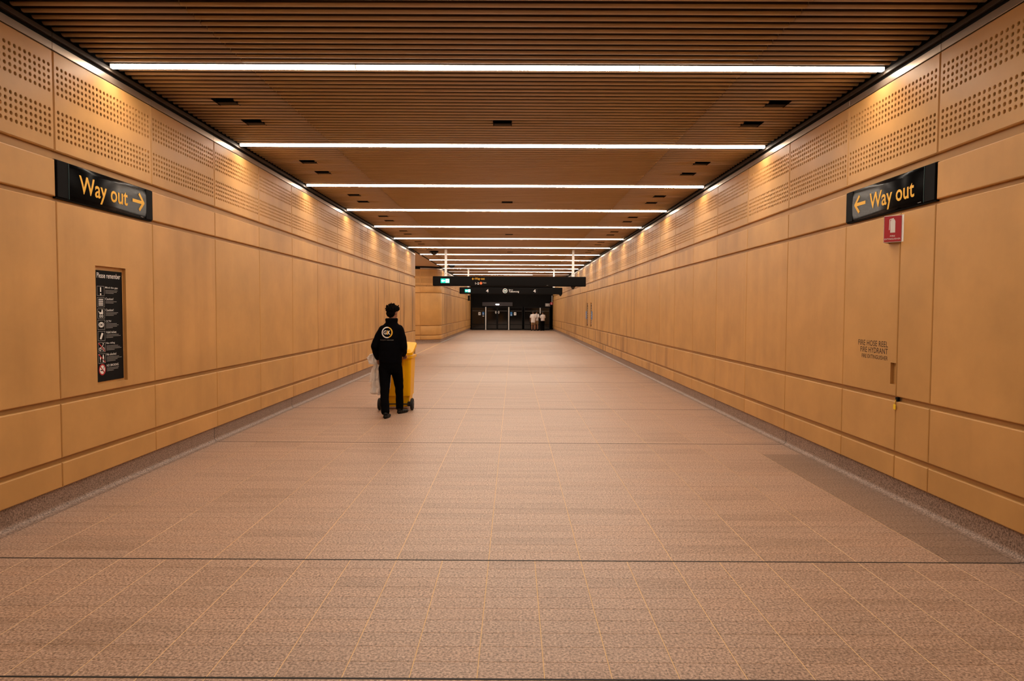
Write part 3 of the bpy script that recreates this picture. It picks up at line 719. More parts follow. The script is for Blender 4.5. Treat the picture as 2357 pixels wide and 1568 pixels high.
fr = Frame(fr.p(0, 0, .0013), fr.u, fr.v)
slabs('extinguisher_symbol', fr, [rect(.055, .085, .095, .185), [(.055, .185), (.095, .185), (.088, .203), (.062, .203)], rect(.068, .203, .082, .212), stroke((.082, .211), (.050, .203), .007), stroke((.050, .203), (.047, .11), .006)], 'white', t, 0, .001)
lettering('FIRE', fr, .055, .048, .095, .062, 'white', t, .001, .01); lettering('EXTINGUISHER', fr, .010, .022, .140, .036, 'white', t, .001, .01)

# ------------------------------------------------------------------ hanging direction signs
def exit_box(t, u0, z0, u1, z1, yf):
    h = z1-z0; mid = u0+(u1-u0)*.54
    g = add('exit_panel', box('exit_panel', 'exitgreen', u0, u1, yf-.004, yf, z0, z1), t)
    fr = Frame((0, yf-.0042, 0), (1, 0, 0), (0, 0, 1)); zc = (z0+z1)/2; a = u0+h*.12; b = mid-h*.12
    slabs('exit_arrow', fr, [[(a, zc), (a+h*.42, zc+h*.34), (a+h*.42, zc-h*.34)], rect(a+h*.38, zc-h*.12, b, zc+h*.12)], 'exitwhite', g, 0, .001)
    slabs('exit_door', fr, [rect(mid+h*.06, z0+h*.08, u1-h*.08, z1-h*.08)], 'exitwhite', g, 0, .001)
    c = (mid+u1)/2; fr2 = Frame((0, yf-.0054, 0), (1, 0, 0), (0, 0, 1))
    slabs('running_figure', fr2, [disc(c+h*.05, zc+h*.27, h*.065, 10), stroke((c+h*.02, zc+h*.2), (c-h*.03, zc-h*.02), h*.13), stroke((c-h*.03, zc-h*.02), (c-h*.17, zc-h*.22), h*.08), stroke((c-h*.02, zc), (c+h*.10, zc-h*.14), h*.08), stroke((c+h*.10, zc-h*.14), (c+h*.06, zc-h*.32), h*.07), stroke((c, zc+h*.14), (c+h*.16, zc+h*.05), h*.06), stroke((c, zc+h*.15), (c-h*.15, zc+h*.08), h*.06)], 'exitgreen', g, 0, .001)
def hanging(y, x0, x1, posts, label, dome_x):
    xc = (x0+x1)/2; base = Vector((xc, y, 2.59))
    t = thing('hanging_sign', label, 'sign', base, 0, 'hanging direction signs')
    add('sign_body', box('sign_body', 'blacksatin', x0-xc, x1-xc, -.11, .11, 0, .355, .02, 2), t)
    add('front_panel', box('front_panel', 'black', x0-xc+.03, x1-xc-.03, -.114, -.109, .02, .335, .001), t)
    for px in posts:
        p = add('post', box('post', 'post', px-xc-.042, px-xc+.042, -.03, .03, .355, SLAT_Z-2.59+.03, .006), t)
        add('post_shoe', box('post_shoe', 'post', px-xc-.055, px-xc+.055, -.04, .04, .355, .50, .006), p)
        bm = bmesh.new(); bm_cyl(bm, (px-xc, -.045, .46), (px-xc, -.038, .46), .013, n=10); add('bolt', bm_mesh('bolt', bm, 'black'), p)
    bm = bmesh.new(); bm_cyl(bm, (dome_x-xc, 0, -.035), (dome_x-xc, 0, 0), .085, .095, 18); bm_ball(bm, (dome_x-xc, 0, -.04), (.065, .065, .065))
    add('camera_dome', bm_mesh('camera_dome', bm, 'bulb_grey', True), t)
    return t, Frame((x0-xc, -.1145, 0), (1, 0, 0), (0, 0, 1)), xc, base
t, fr, xc, base = hanging(25.3, -2.98, 2.66, (-2.51, 2.19), 'black hanging sign reading Way out and 1-2 Trains, nearer the camera', 2.19)
k = 25.19/1571.; Z = lambda py: 1.68-(py-715.6)*k-2.59; U = lambda px: (px-1182)*k+2.98
exit_box(t, U(1014.5)-2.82, Z(652.2), U(1034.7)-2.82, Z(642.2), -.1145)
lettering('Way out', fr, U(1093), Z(646.2), U(1115.3), Z(639.2), 'yellowletter', t, .001, .012)
slabs('arrow', fr, arrow_polys(U(1092.3), Z(642.5), .095, .075, .016, -1), 'yellowletter', t, 0, .001)
lettering('1-2', fr, U(1093.8), Z(655.2), U(1102.5), Z(650.2), 'white', t, .001, .012)
slabs('train_roundel', fr, [disc(U(1106.8), Z(652.3), .050, 24)], 'orange', t, 0, .001)
f2 = Frame(fr.p(0, 0, .0012), fr.u, fr.v)
slabs('roundel_mark', f2, [stroke((U(1106.8), Z(652.3)-.024), (U(1106.8), Z(652.3)+.024), .009), stroke((U(1106.8)-.024, Z(652.3)+.022), (U(1106.8)+.024, Z(652.3)+.022), .009)], 'red', t, 0, .0006)
lettering('Trains', fr, U(1111), Z(652.6), U(1119), Z(650.0), 'white', t, .001, .015)
slabs('maker_mark', fr, [rect(4.19, .03, 4.25, .04)], 'dimwhite', t, 0, .001)
t, fr, xc, base = hanging(37.0, -2.92, 2.63, (-2.45, 2.17), 'black hanging sign reading 4 Tallawong, farther down the corridor', 2.53)
k = 36.89/1571.; Z = lambda py: 1.68-(py-715.6)*k-2.59; U = lambda px: (px-1182)*k+2.92
exit_box(t, U(1070)-2.775, Z(673.2), U(1083)-2.775, Z(666.3), -.1145)
for a, b in ((1118.7, 1124.3), (1227.2, 1232.6)): lettering('4', fr, U(a), Z(673.3), U(b), Z(665.8), 'white', t, .001, .012)
cu, cv = U(1162.3), Z(669.6)
slabs('metro_roundel', fr, [disc(cu, cv, .128, 28)], 'white', t, 0, .001)
f2 = Frame(fr.p(0, 0, .0012), fr.u, fr.v); slabs('roundel_field', f2, [disc(cu, cv, .098, 28)], 'teal', t, 0, .001)
f3 = Frame(fr.p(0, 0, .0024), fr.u, fr.v); lettering('M', f3, cu-.060, cv-.055, cu+.060, cv+.055, 'white', t, .001, .02)
lettering('Metro to', fr, U(1170.8), Z(668.0), U(1180.2), Z(665.9), 'white', t, .001, .015)
lettering('Tallawong', fr, U(1171), Z(674.2), U(1194.3), Z(668.9), 'white', t, .001, .012)
slabs('divider', fr, [rect(U(1235.2), .04, U(1235.6), .31)], 'header', t, 0, .0006)

# ceiling dome cameras near the left wall
for (x, y, lab) in ((-3.03, 26.05, 'black dome camera under the ceiling just behind the nearer hanging sign'), (-3.10, 34.1, 'black dome camera under the ceiling between the two hanging signs')):
    t = thing('dome_camera', lab, 'camera', (x, y, SLAT_Z), 0, 'ceiling dome cameras')
    bm = bmesh.new(); bm_cyl(bm, (0, 0, -.05), (0, 0, 0), .16, .17, 24); add('mount', bm_mesh('mount', bm, 'blacksatin'), t)
    bm = bmesh.new(); bm_ball(bm, (0, 0, -.055), (.125, .125, .09), 20, 10); add('dome', bm_mesh('dome', bm, 'bulb_grey', True), t)

# ------------------------------------------------------------------ platform screen doors at the end
wall_end = add('wall_end', box('wall_end', 'black', XL-.2, XR+.2, Y1+.02, Y1+.25, 2.02, 4.1), kind='structure')
add('wall_tunnel', box('wall_tunnel', 'black', XL-.2, XR+.2, Y1+2.6, Y1+2.8, -.1, 4.1), kind='structure')
def fixed_panel(name, x0, x1, label, cat=None, group=None):
    t = thing(name, label, cat, ((x0+x1)/2, Y1, 0), 0, group); w = (x1-x0)/2
    f = bmesh.new()
    for q in ((-w, w, 0, .06, 0, .12), (-w, w, 0, .06, 1.94, 2.02), (-w, -w+.07, 0, .06, .12, 1.94), (w-.07, w, 0, .06, .12, 1.94)): bm_box(f, *q)
    add('frame', bm_mesh('frame', f, 'frame'), t)
    add('pane', box('pane', 'glass', -w+.07, w-.07, .022, .034, .12, 1.94), t)
    add('rail', box('rail', 'greyplate', -w+.09, w-.09, .016, .022, 1.665, 1.68), t)
    add('rail', box('rail', 'frame', -w+.08, w-.08, .012, .022, .46, .52), t)
    return t
G = 'platform screen door panels'
tl = fixed_panel('glass_screen', -3.70, -2.50, 'leftmost fixed dark glass panel of the platform screen', 'glass screen', G)
tr_ = fixed_panel('glass_screen', -.36, .80, 'fixed dark glass panel right of the sliding doors', 'glass screen', G)
fixed_panel('glass_screen', 0.90, 2.325, 'dark glass panel behind the two people in shorts', 'glass screen', G)
fixed_panel('glass_screen', 2.345, 3.20, 'dark glass panel behind the person in black trousers', 'glass screen', G)
for x0, x1, nm in ((-2.38, -1.435, 'left'), (-1.425, -.48, 'right')):
    fixed_panel('sliding_door', x0, x1, '%s leaf of the black sliding platform doors' % nm, 'door', 'sliding platform doors')
for x, lab in ((-2.44, 'pale door post left of the sliding platform doors'), (-.42, 'pale door post right of the sliding platform doors')):
    t = thing('door_post', lab, 'post', (x, Y1, 0), 0, 'pale door posts')
    add('post', box('post', 'post', -.042, .042, -.07, .06, 0, 2.02, .006), t); add('foot_plate', box('foot_plate', 'greyplate', -.06, .06, -.09, .07, 0, .02, .004), t)
t = thing('screen_strip', 'short pale vertical strip on the screen above the rightmost person', 'screen strip', (2.335, Y1, 1.46))
add('strip', box('strip', 'post', -.035, .035, -.03, .0, 0, .50, .005), t); add('clip', box('clip', 'greyplate', -.04, .04, -.012, .0, .22, .26), t)
t = thing('door_header', 'grey header with a lit lamp above the sliding platform doors', 'door header', (-1.42, Y1, 2.06))
add('casing', box('casing', 'header', -1.33, 1.33, -.10, .02, .03, .38, .03, 2), t)
add('hood', box('hood', 'frame', -.16, .16, -.16, -.09, .215, .235, .003), t); add('lamp', box('lamp', 'lampwhite', -.15, .15, -.15, -.102, .15, .213, .005), t)
for x, s in ((-1.435, -1), (-1.425, 1)):
    fr = Frame((-1.43, Y1-.001, 1.55), (1, 0, 0), (0, 0, 1))
    t = add('door_handle_mark', None, None, (-1.43, Y1-.001, 1.55)); t['label'] = 'white curved bracket mark on the %s sliding door leaf' % ('left' if s < 0 else 'right'); t['category'] = 'door mark'; t['group'] = 'bracket marks on the sliding doors'
    f0 = Frame((0, 0, 0), (1, 0, 0), (0, 0, 1))
    am = 0 if s > 0 else math.pi
    slabs('bracket', f0, ringquads(s*.03, 0, .105, .15, 12, am-1.0, am+1.0), 'white', t, -.001, .003)
    slabs('chevron', f0, [stroke((s*.045, .045), (s*.09, 0), .018), stroke((s*.045, -.045), (s*.09, 0), .018)], 'white', t, -.001, .003)
for x, w, z0, z1, m, lab in ((-2.99, .20, 1.30, 1.56, 'white', 'white number 4 sticker on the left fixed glass panel'), (-2.66, .17, 1.32, 1.58, 'blue', 'blue sticker beside the left pale door post'), (-.20, .17, 1.24, 1.58, 'blue', 'blue sticker beside the right pale door post'), (.13, .20, 1.30, 1.56, 'white', 'white number 4 sticker on the right fixed glass panel')):
    t = thing('sticker', lab, 'sticker', (x, Y1+.0175, z0), 0, 'stickers on the platform screen')
    add('sheet', box('sheet', m, -w/2, w/2, 0, .004, 0, z1-z0), t); f0 = Frame((0, -.0002, 0), (1, 0, 0), (0, 0, 1))
    if m == 'white': lettering('4', f0, -.045, .06, .045, .20, 'black', t, .001, .02)
    else: slabs('print', f0, [rect(-.05, .05, .05, .08), rect(-.05, .10, .05, .13)], 'white', t, 0, .001)
t = thing('sticker', 'small white sticker low beside the left pale door post', 'sticker', (-2.655, Y1+.0175, 1.18)); add('sheet', box('sheet', 'white', -.07, .07, 0, .004, 0, .07), t)
t = thing('alarm_point', 'red round alarm on a white bracket at the right end of the screen', 'alarm', (3.30, Y1-.4, 2.18))
bm = bmesh.new(); bm_cyl(bm, (0, -.05, .16), (0, .02, .16), .125, n=22); add('bell', bm_mesh('bell', bm, 'red'), t)
add('symbol', box('symbol', 'white', -.015, .015, -.054, -.05, .08, .24), t); add('bracket', box('bracket', 'post', .02, .06, -.02, .02, .28, .85), t); add('arm', box('arm', 'post', .02, .139, -.02, .02, .10, .14), t)
t = thing('grey_sign', 'grey plate sign beside the red alarm at the far right', 'sign', (2.98, Y1-.02, 2.02)); add('plate', box('plate', 'greyplate', -.21, .21, -.03, .0, .06, .34, .004), t)
slabs('print', Frame((0, -.0305, 0), (1, 0, 0), (0, 0, 1)), [rect(-.16, .26, .10, .29), rect(-.16, .19, .14, .22), rect(-.16, .12, .05, .15)], 'white', t, 0, .001)
t = thing('wall_speaker', 'small black box on the far left wall near the screen', 'speaker', (XL, 56.5, 2.50)); add('case', box('case', 'black', -.001, .14, -.12, .12, 0, .42, .01), t); add('bracket', box('bracket', 'post', .0, .05, -.02, .02, .42, .55), t)

# ------------------------------------------------------------------ people
def loft_bm(bm, rings, n=24):
    vs_ = []
    for (z, cx, cyy, rx, ry) in rings: vs_.append([bm.verts.new((cx+rx*math.cos(2*math.pi*i/n), cyy+ry*math.sin(2*math.pi*i/n), z)) for i in range(n)])
    for a, b in zip(vs_[:-1], vs_[1:]):
        for i in range(n): bm.faces.new((a[i], a[(i+1) % n], b[(i+1) % n], b[i]))
    bm.faces.new(list(reversed(vs_[0]))); bm.faces.new(vs_[-1])
def cap(bm, p0, p1, r0, r1):
    bm_ball(bm, p0, r0); bm_ball(bm, p1, r1); bm_cyl(bm, p0, p1, r0, r1, 14)
def chain(bm, pts):
    for (a, ra), (b, rb) in zip(pts[:-1], pts[1:]): cap(bm, a, b, ra, rb)
def fuse(name, bm, mat, voxel=.012, smooth=6, fac=.5):
    bmesh.ops.recalc_face_normals(bm, faces=bm.faces)
    me = bpy.data.meshes.new(name); bm.to_mesh(me); bm.free()
    o = bpy.data.objects.new(name, me)
    r = o.modifiers.new('r', 'REMESH'); r.mode = 'VOXEL'; r.voxel_size = voxel
    s = o.modifiers.new('s', 'SMOOTH'); s.factor = fac; s.iterations = smooth
    out = evaluated(o)
    bpy.data.objects.remove(o); bpy.data.meshes.remove(me)
    out.name = name; out.materials.clear(); out.materials.append(MT[mat])
    out.polygons.foreach_set('use_smooth', [True]*len(out.polygons))
    return out
def hand(bm, w, d, n, side, curl=(55, 65, 45), k=1.0):
    """w wrist, d towards the knuckles, n palm normal, side = thumb direction"""
    w, d, n, s = Vector(w), Vector(d).normalized(), Vector(n).normalized(), Vector(side).normalized()
    for q in (-.026, -.009, .009, .026): cap(bm, w+s*q*.6*k, w+d*.085*k+s*q*k, .016*k, .0125*k)
    for q, ln in ((.029, .92), (.010, 1.0), (-.010, .95), (-.028, .76)):
        p = w+d*.088*k+s*q*k; ang = 0; r = .0095*k
        for seg, c in zip((.043, .028, .021), curl):
            ang += math.radians(c); v = d*math.cos(ang)+n*math.sin(ang); e = p+v*seg*ln*k
            cap(bm, p, e, r, r*.88); p = e; r *= .9
    p = w+d*.028*k+s*.034*k
    for v, seg in (((d*.55+s*.65+n*.35), .042), ((d*.75+s*.05+n*.65), .033), ((d*.5-s*.35+n*.7), .024)):
        e = p+v.normalized()*seg*k; cap(bm, p, e, .0115*k, .0095*k); p = e
def head(bm, c, yaw, k=1.0):
    c = Vector(c); R = Matrix.Rotation(yaw, 3, 'Z'); f = lambda x, y, z: c+R @ Vector((x, y, z))*k
    bm_ball(bm, f(0, -.012, .02), (.077*k, .093*k, .095*k), 20, 14, R); bm_ball(bm, f(0, .022, -.045), (.058*k, .066*k, .072*k), 18, 12, R)
    cap(bm, f(0, .088, .0), f(0, .102, -.026), .011*k, .014*k)              # nose
    bm_ball(bm, f(0, .083, -.062), (.026*k, .012*k, .009*k), 10, 7, R)      # lips
    for s in (-1, 1):
        bm_ball(bm, f(s*.031, .074, .012), (.015*k, .012*k, .010*k), 10, 7, R)   # eyes
        bm_ball(bm, f(s*.079, -.005, -.010), (.010*k, .022*k, .032*k), 10, 8, R) # ears
def shoe_bm(heel, toe_dir, L=.27, wd=.048, h=.085):
    bm = bmesh.new(); d = Vector((*toe_dir, 0)).normalized(); h0 = Vector(heel); q = Matrix.Rotation(math.atan2(d.y, d.x), 3, 'Z')
    for a, w_, hh in ((.04, .040, .050), (.09, .040, .048), (.15, .045, .040), (.20, .048, .034), (.235, .040, .030)):
        bm_ball(bm, h0+d*a*L/.27+Vector((0, 0, .022)), (.050, w_, hh), 14, 10, q)
    bm_ball(bm, h0+d*.045+Vector((0, 0, .075)), (.050, .042, .035), 14, 10, q)
    b2 = bmesh.new()
    n = 16; lo = []
    for i in range(n):
        a = 2*math.pi*i/n; u = (.5-.5*math.cos(a))*L; v = math.sin(a)*(.034+.014*u/L)
        lo.append(h0+d*u+Vector((-d.y, d.x, 0))*v)
    vb = [b2.verts.new(p+Vector((0, 0, .0))) for p in lo]; vt = [b2.verts.new(p+Vector((0, 0, .024))) for p in lo]
    b2.faces.new(list(reversed(vb))); b2.faces.new(vt)
    for i in range(n): b2.faces.new((vb[i], vb[(i+1) % n], vt[(i+1) % n], vt[i]))
    return bm, b2
def make_shoe(parent, heel, toe_dir):
    up_, so = shoe_bm(heel, toe_dir)
    bmesh.ops.bisect_plane(up_, geom=list(up_.verts)+list(up_.edges)+list(up_.faces), plane_co=(0, 0, .012), plane_no=(0, 0, 1), clear_inner=True)
    for e in [e for e in up_.edges if e.is_boundary]: pass
    bmesh.ops.holes_fill(up_, edges=[e for e in up_.edges if e.is_boundary])
    s = add('shoe', fuse('shoe', up_, 'shoe', .007, 4), parent); add('sole', bm_mesh('sole', so, 'shoe'), s)

# the worker walking away behind the bin (local origin between the feet)
W0 = Vector((-1.965, 10.85, 0))
worker = thing('person', 'person in black jacket and trousers walking away, pushing the yellow bin', 'person', W0)
def w(x, y, z): return Vector((x-W0.x, y-W0.y, z))
hc = w(-1.932, 10.93, 1.650)
bm = bmesh.new()
head(bm, hc, -.45)
cap(bm, w(-1.945, 10.92, 1.44), w(-1.937, 10.925, 1.58), .058, .054)
loft_bm(bm, [(z, x-W0.x, y-W0.y, rx, ry) for z, x, y, rx, ry in ((.80, -1.97, 10.93, .14, .10), (1.0, -1.97, 10.93, .13, .095), (1.25, -1.962, 10.93, .155, .10), (1.40, -1.957, 10.925, .14, .08), (1.46, -1.95, 10.92, .07, .06))])
chain(bm, [(w(-2.105, 10.91, 1.38), .045), (w(-2.215, 10.88, 1.115), .038), (w(-2.205, 11.08, .905), .027)])
chain(bm, [(w(-1.815, 10.91, 1.39), .045), (w(-1.765, 10.90, 1.115), .038), (w(-1.805, 11.19, .955), .027)])
hand(bm, w(-2.205, 11.085, .895), (.05, .35, -.9), (.95, .1, .1), (0, 1, .35), (75, 80, 50))
hand(bm, w(-1.805, 11.20, .952), (.05, .95, -.22), (0, -.2, -1), (-1, 0, 0), (45, 70, 55))
chain(bm, [(w(-2.055, 10.93, .80), .060), (w(-2.045, 10.88, .58), .052), (w(-2.037, 10.80, .44), .046), (w(-1.985, 10.56, .11), .036)])
chain(bm, [(w(-1.885, 10.95, .80), .060), (w(-1.866, 11.01, .58), .052), (w(-1.856, 11.06, .44), .046), (w(-1.850, 11.08, .10), .036)])
add('body', fuse('body', bm, 'skin', .0065, 3), worker)
bm = bmesh.new()
loft_bm(bm, [(z, x-W0.x, y-W0.y, rx, ry) for z, x, y, rx, ry in (
    (.825, -1.974, 10.93, .180, .135), (.86, -1.974, 10.93, .186, .140), (1.0, -1.968, 10.93, .186, .142), (1.12, -1.965, 10.93, .188, .142), (1.26, -1.962, 10.925, .196, .138),
    (1.35, -1.960, 10.922, .196, .124), (1.41, -1.958, 10.920, .172, .104), (1.45, -1.955, 10.918, .125, .090), (1.485, -1.952, 10.916, .092, .085), (1.53, -1.950, 10.916, .104, .096), (1.556, -1.949, 10.918, .100, .092))], 32)
chain(bm, [(w(-2.085, 10.915, 1.365), .078), (w(-2.155, 10.90, 1.24), .074), (w(-2.212, 10.88, 1.11), .066), (w(-2.214, 10.99, 1.0), .058), (w(-2.205, 11.07, .915), .047)])
chain(bm, [(w(-1.835, 10.915, 1.375), .078), (w(-1.785, 10.90, 1.24), .074), (w(-1.760, 10.895, 1.10), .066), (w(-1.775, 11.05, 1.02), .056), (w(-1.802, 11.175, .962), .045)])
jk = fuse('jacket', bm, 'jacket', .010, 5)
jacket = add('jacket', jk, worker)
# cloth folds
for v in jk.vertices:
    n_ = noise.noise(Vector((v.co.x*9, v.co.y*9, v.co.z*16)))
    v.co += v.normal*.006*n_
bm = bmesh.new()
loft_bm(bm, [(z, x-W0.x, y-W0.y, rx, ry) for z, x, y, rx, ry in ((.68, -1.97, 10.94, .165, .11), (.74, -1.972, 10.94, .180, .128), (.82, -1.974, 10.935, .182, .132), (.92, -1.973, 10.93, .170, .125))])
chain(bm, [(w(-2.062, 10.93, .76), .100), (w(-2.052, 10.88, .58), .092), (w(-2.040, 10.80, .44), .076), (w(-2.02, 10.68, .26), .068), (w(-1.990, 10.57, .105), .066)])
chain(bm, [(w(-1.882, 10.95, .76), .098), (w(-1.866, 11.01, .58), .086), (w(-1.856, 11.06, .44), .070), (w(-1.852, 11.075, .26), .062), (w(-1.850, 11.08, .10), .064)])
tm = fuse('trousers', bm, 'trouser', .010, 5)
for v in tm.vertices: v.co += v.normal*.006*noise.noise(Vector((v.co.x*10, v.co.y*10, v.co.z*13)))
add('trousers', tm, worker)
make_shoe(worker, w(-1.982, 10.50, 0), (.05, 1)); make_shoe(worker, w(-1.868, 11.02, 0), (.42, .9))
bm = bmesh.new(); R = Matrix.Rotation(-.45, 3, 'Z')
bm_ball(bm, hc+R @ Vector((0, -.020, .042)), (.092, .104, .080), 20, 14, R); bm_ball(bm, hc+R @ Vector((0, -.060, -.012)), (.078, .055, .072), 18, 12, R)
random.seed(11)
for i in range(150):
    a = random.uniform(0, 2*math.pi); el = random.uniform(-.15, 1.45)
    dvec = Vector((math.cos(a)*math.cos(el), math.sin(a)*math.cos(el), math.sin(el)))
    if (R.inverted() @ dvec).y > .72 and el < .5: continue
    p = hc+Vector((0, 0, .038))+R @ Vector((dvec.x*.088, dvec.y*.100-.018, dvec.z*.072))
    e = p+dvec*random.uniform(.014, .034)+Vector((random.uniform(-.016, .016), random.uniform(-.016, .016), random.uniform(-.006, .014)))
    cap(bm, p, e, .013, .004)
bm_ball(bm, hc+R @ Vector((.030, .045, .058)), (.062, .058, .048), 12, 8, R)
hm = fuse('hair', bm, 'hair', .0050, 1, .3)
for v in hm.vertices: v.co += v.normal*.007*noise.noise(v.co*45)
add('hair', hm, worker)
# printed emblem on the jacket back, laid onto the cloth
bvh = BVHTree.FromPolygons([v.co.copy() for v in jk.vertices], [tuple(p.vertices) for p in jk.polygons])
def onto(p, lift=.004):
    h = bvh.ray_cast(Vector((p.x, -2, p.z)), Vector((0, 1, 0)))
    return (h[0]+Vector((0, -lift, 0))) if h[0] else p
def onto2(p): return onto(p, .005)
fr = Frame((0, 0, 0), (1, 0, 0), (0, 0, 1))
ex, ez = -2.002-W0.x, 1.330
def flatpolys(name, polys, mat):
    V, Fc = [], []
    for po in polys:
        k = len(V); V += [onto(fr.p(a, b)) for a, b in po]; Fc.append(tuple(range(k, k+len(po))))
    return add(name, mesh_from(name, V, Fc, mat), jacket)
def crescent(a0, a1, n=28, r1=.089):
    out = []
    for i in range(n):
        A, B = a0+(a1-a0)*i/n, a0+(a1-a0)*(i+1)/n
        q = lambda A, r: (ex+r*math.cos(A), ez+r*math.sin(A))
        th = lambda s: .074-.004*math.sin(math.pi*s)
        out.append([q(A, th(i/n)), q(A, r1), q(B, r1), q(B, th((i+1)/n))])
    return out
flatpolys('emblem_ring', crescent(math.radians(75), math.radians(290)), 'white'); flatpolys('emblem_ring', crescent(math.radians(-70), math.radians(75)), 'yellowletter')
def jl_text(s, u0, v0, u1, v1, mat, bold=.02): 
    V, Fc = text_mesh_raw(s, bold); xs = [a for a, b in V]; ys = [b for a, b in V]
    P = [onto2(fr.p(u0+(a-min(xs))/(max(xs)-min(xs))*(u1-u0), v0+(b-min(ys))/(max(ys)-min(ys))*(v1-v0))) for a, b in V]
    return add('lettering', mesh_from('lettering', P, Fc, mat), jacket)
jl_text('G', ex-.056, ez-.030, ex-.006, ez+.032, 'white'); jl_text('J', ex-.012, ez-.032, ex+.016, ez+.030, 'yellowletter'); jl_text('K', ex+.010, ez-.032, ex+.053, ez+.030, 'white')
jl_text('FACILITY SERVICES', ex-.112, ez-.126, ex+.105, ez-.114, 'dimwhite', .0)

# the yellow wheelie bin
B0 = Vector((-1.978, 11.70, 0))
bn = thing('wheelie_bin', 'yellow two-wheeled bin pushed by the person in black', 'bin', B0)
def tub(bm, z0, z1, w0, w1, d0, d1, cy0, cy1, r=.05, n=5):
    ring = []
    for z, hw, hd, c in ((z0, w0, d0, cy0), (z1, w1, d1, cy1)):
        L_ = []
        for qx, qy, a0 in ((1, 1, 0), (-1, 1, 90), (-1, -1, 180), (1, -1, 270)):
            for i in range(n):
                a = math.radians(a0+90*i/(n-1)); L_.append(bm.verts.new((qx*(hw-r)+r*math.cos(a), c+qy*(hd-r)+r*math.sin(a), z)))
        ring.append(L_)
    m = len(ring[0])
    for i in range(m): bm.faces.new((ring[0][i], ring[0][(i+1) % m], ring[1][(i+1) % m], ring[1][i]))
    bm.faces.new(list(reversed(ring[0]))); bm.faces.new(ring[1])
bm = bmesh.new(); tub(bm, .045, .24, .205, .222, .20, .215, .03, .02); tub(bm, .235, .90, .238, .257, .225, .275, 0, .02)
add('body', bm_mesh('body', bm, 'yellowbin'), bn)
bm = bmesh.new(); tub(bm, .875, .915, .277, .277, .297, .297, .02, .02, .06); add('rim', bm_mesh('rim', bm, 'yellowbin'), bn)
for s in (-1, 0, 1): add('rib', box('rib', 'yellowbin', s*.13-.012, s*.13+.012, -.262, -.235, .55, .875, .004), bn)
bm = bmesh.new(); bm_cyl(bm, (-.21, -.335, .905), (.21, -.335, .905), .017, n=12)
for s in (-1, 1): bm_cyl(bm, (s*.20, -.335, .905), (s*.20, -.25, .89), .016, n=10)
add('handle', bm_mesh('handle', bm, 'yellowbin'), bn)
lid = bmesh.new(); tub(lid, 0, .045, .285, .283, .305, .30, .30, .30, .06); tub(lid, .044, .075, .26, .22, .27, .22, .30, .30, .06)
lm = bm_mesh('lid', lid, 'yellowbin'); lo = add('lid', lm, bn, (0, -.285, .925), (math.radians(15), 0, 0))
add('lid_flap', box('lid_flap', 'yellowbin', -.20, .20, -.030, -.004, -.05, .03, .008), lo)
for s in (-1, 1): add('hinge', box('hinge', 'yellowbin', s*.12-.025, s*.12+.025, -.05, .01, -.02, .03, .006), lo)
for s in (-1, 1):
    wb = bmesh.new(); bm_cyl(wb, (-.022, 0, 0), (.022, 0, 0), .102, n=28); bmesh.ops.bevel(wb, geom=[e for e in wb.edges if abs(e.verts[0].co.x-e.verts[1].co.x) < 1e-4], offset=.010, segments=2, affect='EDGES')
    wh = add('wheel', bm_mesh('wheel', wb, 'wheel'), bn, (s*.274, -.245, .102))
    hb = bmesh.new(); bm_cyl(hb, (-.026, 0, 0), (.026, 0, 0), .050, n=20); bm_cyl(hb, (-.030, 0, 0), (.030, 0, 0), .018, n=12); add('hub', bm_mesh('hub', hb, 'wheelhub'), wh)
    add('axle_bracket', box('axle_bracket', 'wheelhub', min(s*.20, s*.25), max(s*.20, s*.25), -.29, -.20, .07, .145, .006), bn)
bm = bmesh.new(); bm_cyl(bm, (-.25, -.245, .102), (.25, -.245, .102), .011, n=10); add('axle', bm_mesh('axle', bm, 'wheelhub'), bn)

# crumpled plastic bags
def crumple(name, rings, seed, n=40, amp=.02, freq=5, parent=None, base=Vector((0, 0, 0))):
    V, Fc = [], []; N = 22
    for j in range(N+1):
        s = j/N*(len(rings)-1); i = min(int(s), len(rings)-2); f = s-i
        c = rings[i][0].lerp(rings[i+1][0], f); rx = rings[i][1]*(1-f)+rings[i+1][1]*f; ry = rings[i][2]*(1-f)+rings[i+1][2]*f
        for q in range(n):
            a = 2*math.pi*q/n
            pl = 1+.42*math.sin(a*freq+seed+s*.5)*min(1, .3+s)+.22*math.sin(a*freq*2.3+seed*2+s*1.3)
            p = c+Vector((rx*pl*math.cos(a), ry*pl*math.sin(a), 0))
            p += noise.noise_vector(p*14+Vector((seed, seed, 0)))*amp+noise.noise_vector(p*38+Vector((seed, 0, 0)))*amp*.5
            V.append(p-base)
    for j in range(N):
        for q in range(n): Fc.append((j*n+q, j*n+(q+1) % n, (j+1)*n+(q+1) % n, (j+1)*n+q))
    return add(name, mesh_from(name, V, Fc, 'bag'), parent)
BG = Vector((-2.24, 11.15, .32))
bag = thing('plastic_bag', 'crumpled white plastic bag hanging from the left hand of the walking person', 'bag', BG)
v3 = lambda x, y, z: Vector((x, y, z))
crumple('bunch', [(v3(-2.24, 11.13, 1.00), .02, .02), (v3(-2.275, 11.14, .96), .060, .05), (v3(-2.29, 11.14, .89), .085, .06), (v3(-2.285, 11.14, .82), .070, .05), (v3(-2.25, 11.13, .80), .03, .03)], 3, 36, .022, 4, bag, BG)
crumple('sack', [(v3(-2.215, 11.12, .93), .018, .018), (v3(-2.22, 11.14, .82), .040, .035), (v3(-2.235, 11.15, .66), .050, .045), (v3(-2.235, 11.15, .50), .070, .055), (v3(-2.22, 11.15, .31), .098, .06), (v3(-2.19, 11.15, .315), .05, .03)], 8, 60, .020, 6, bag, BG)
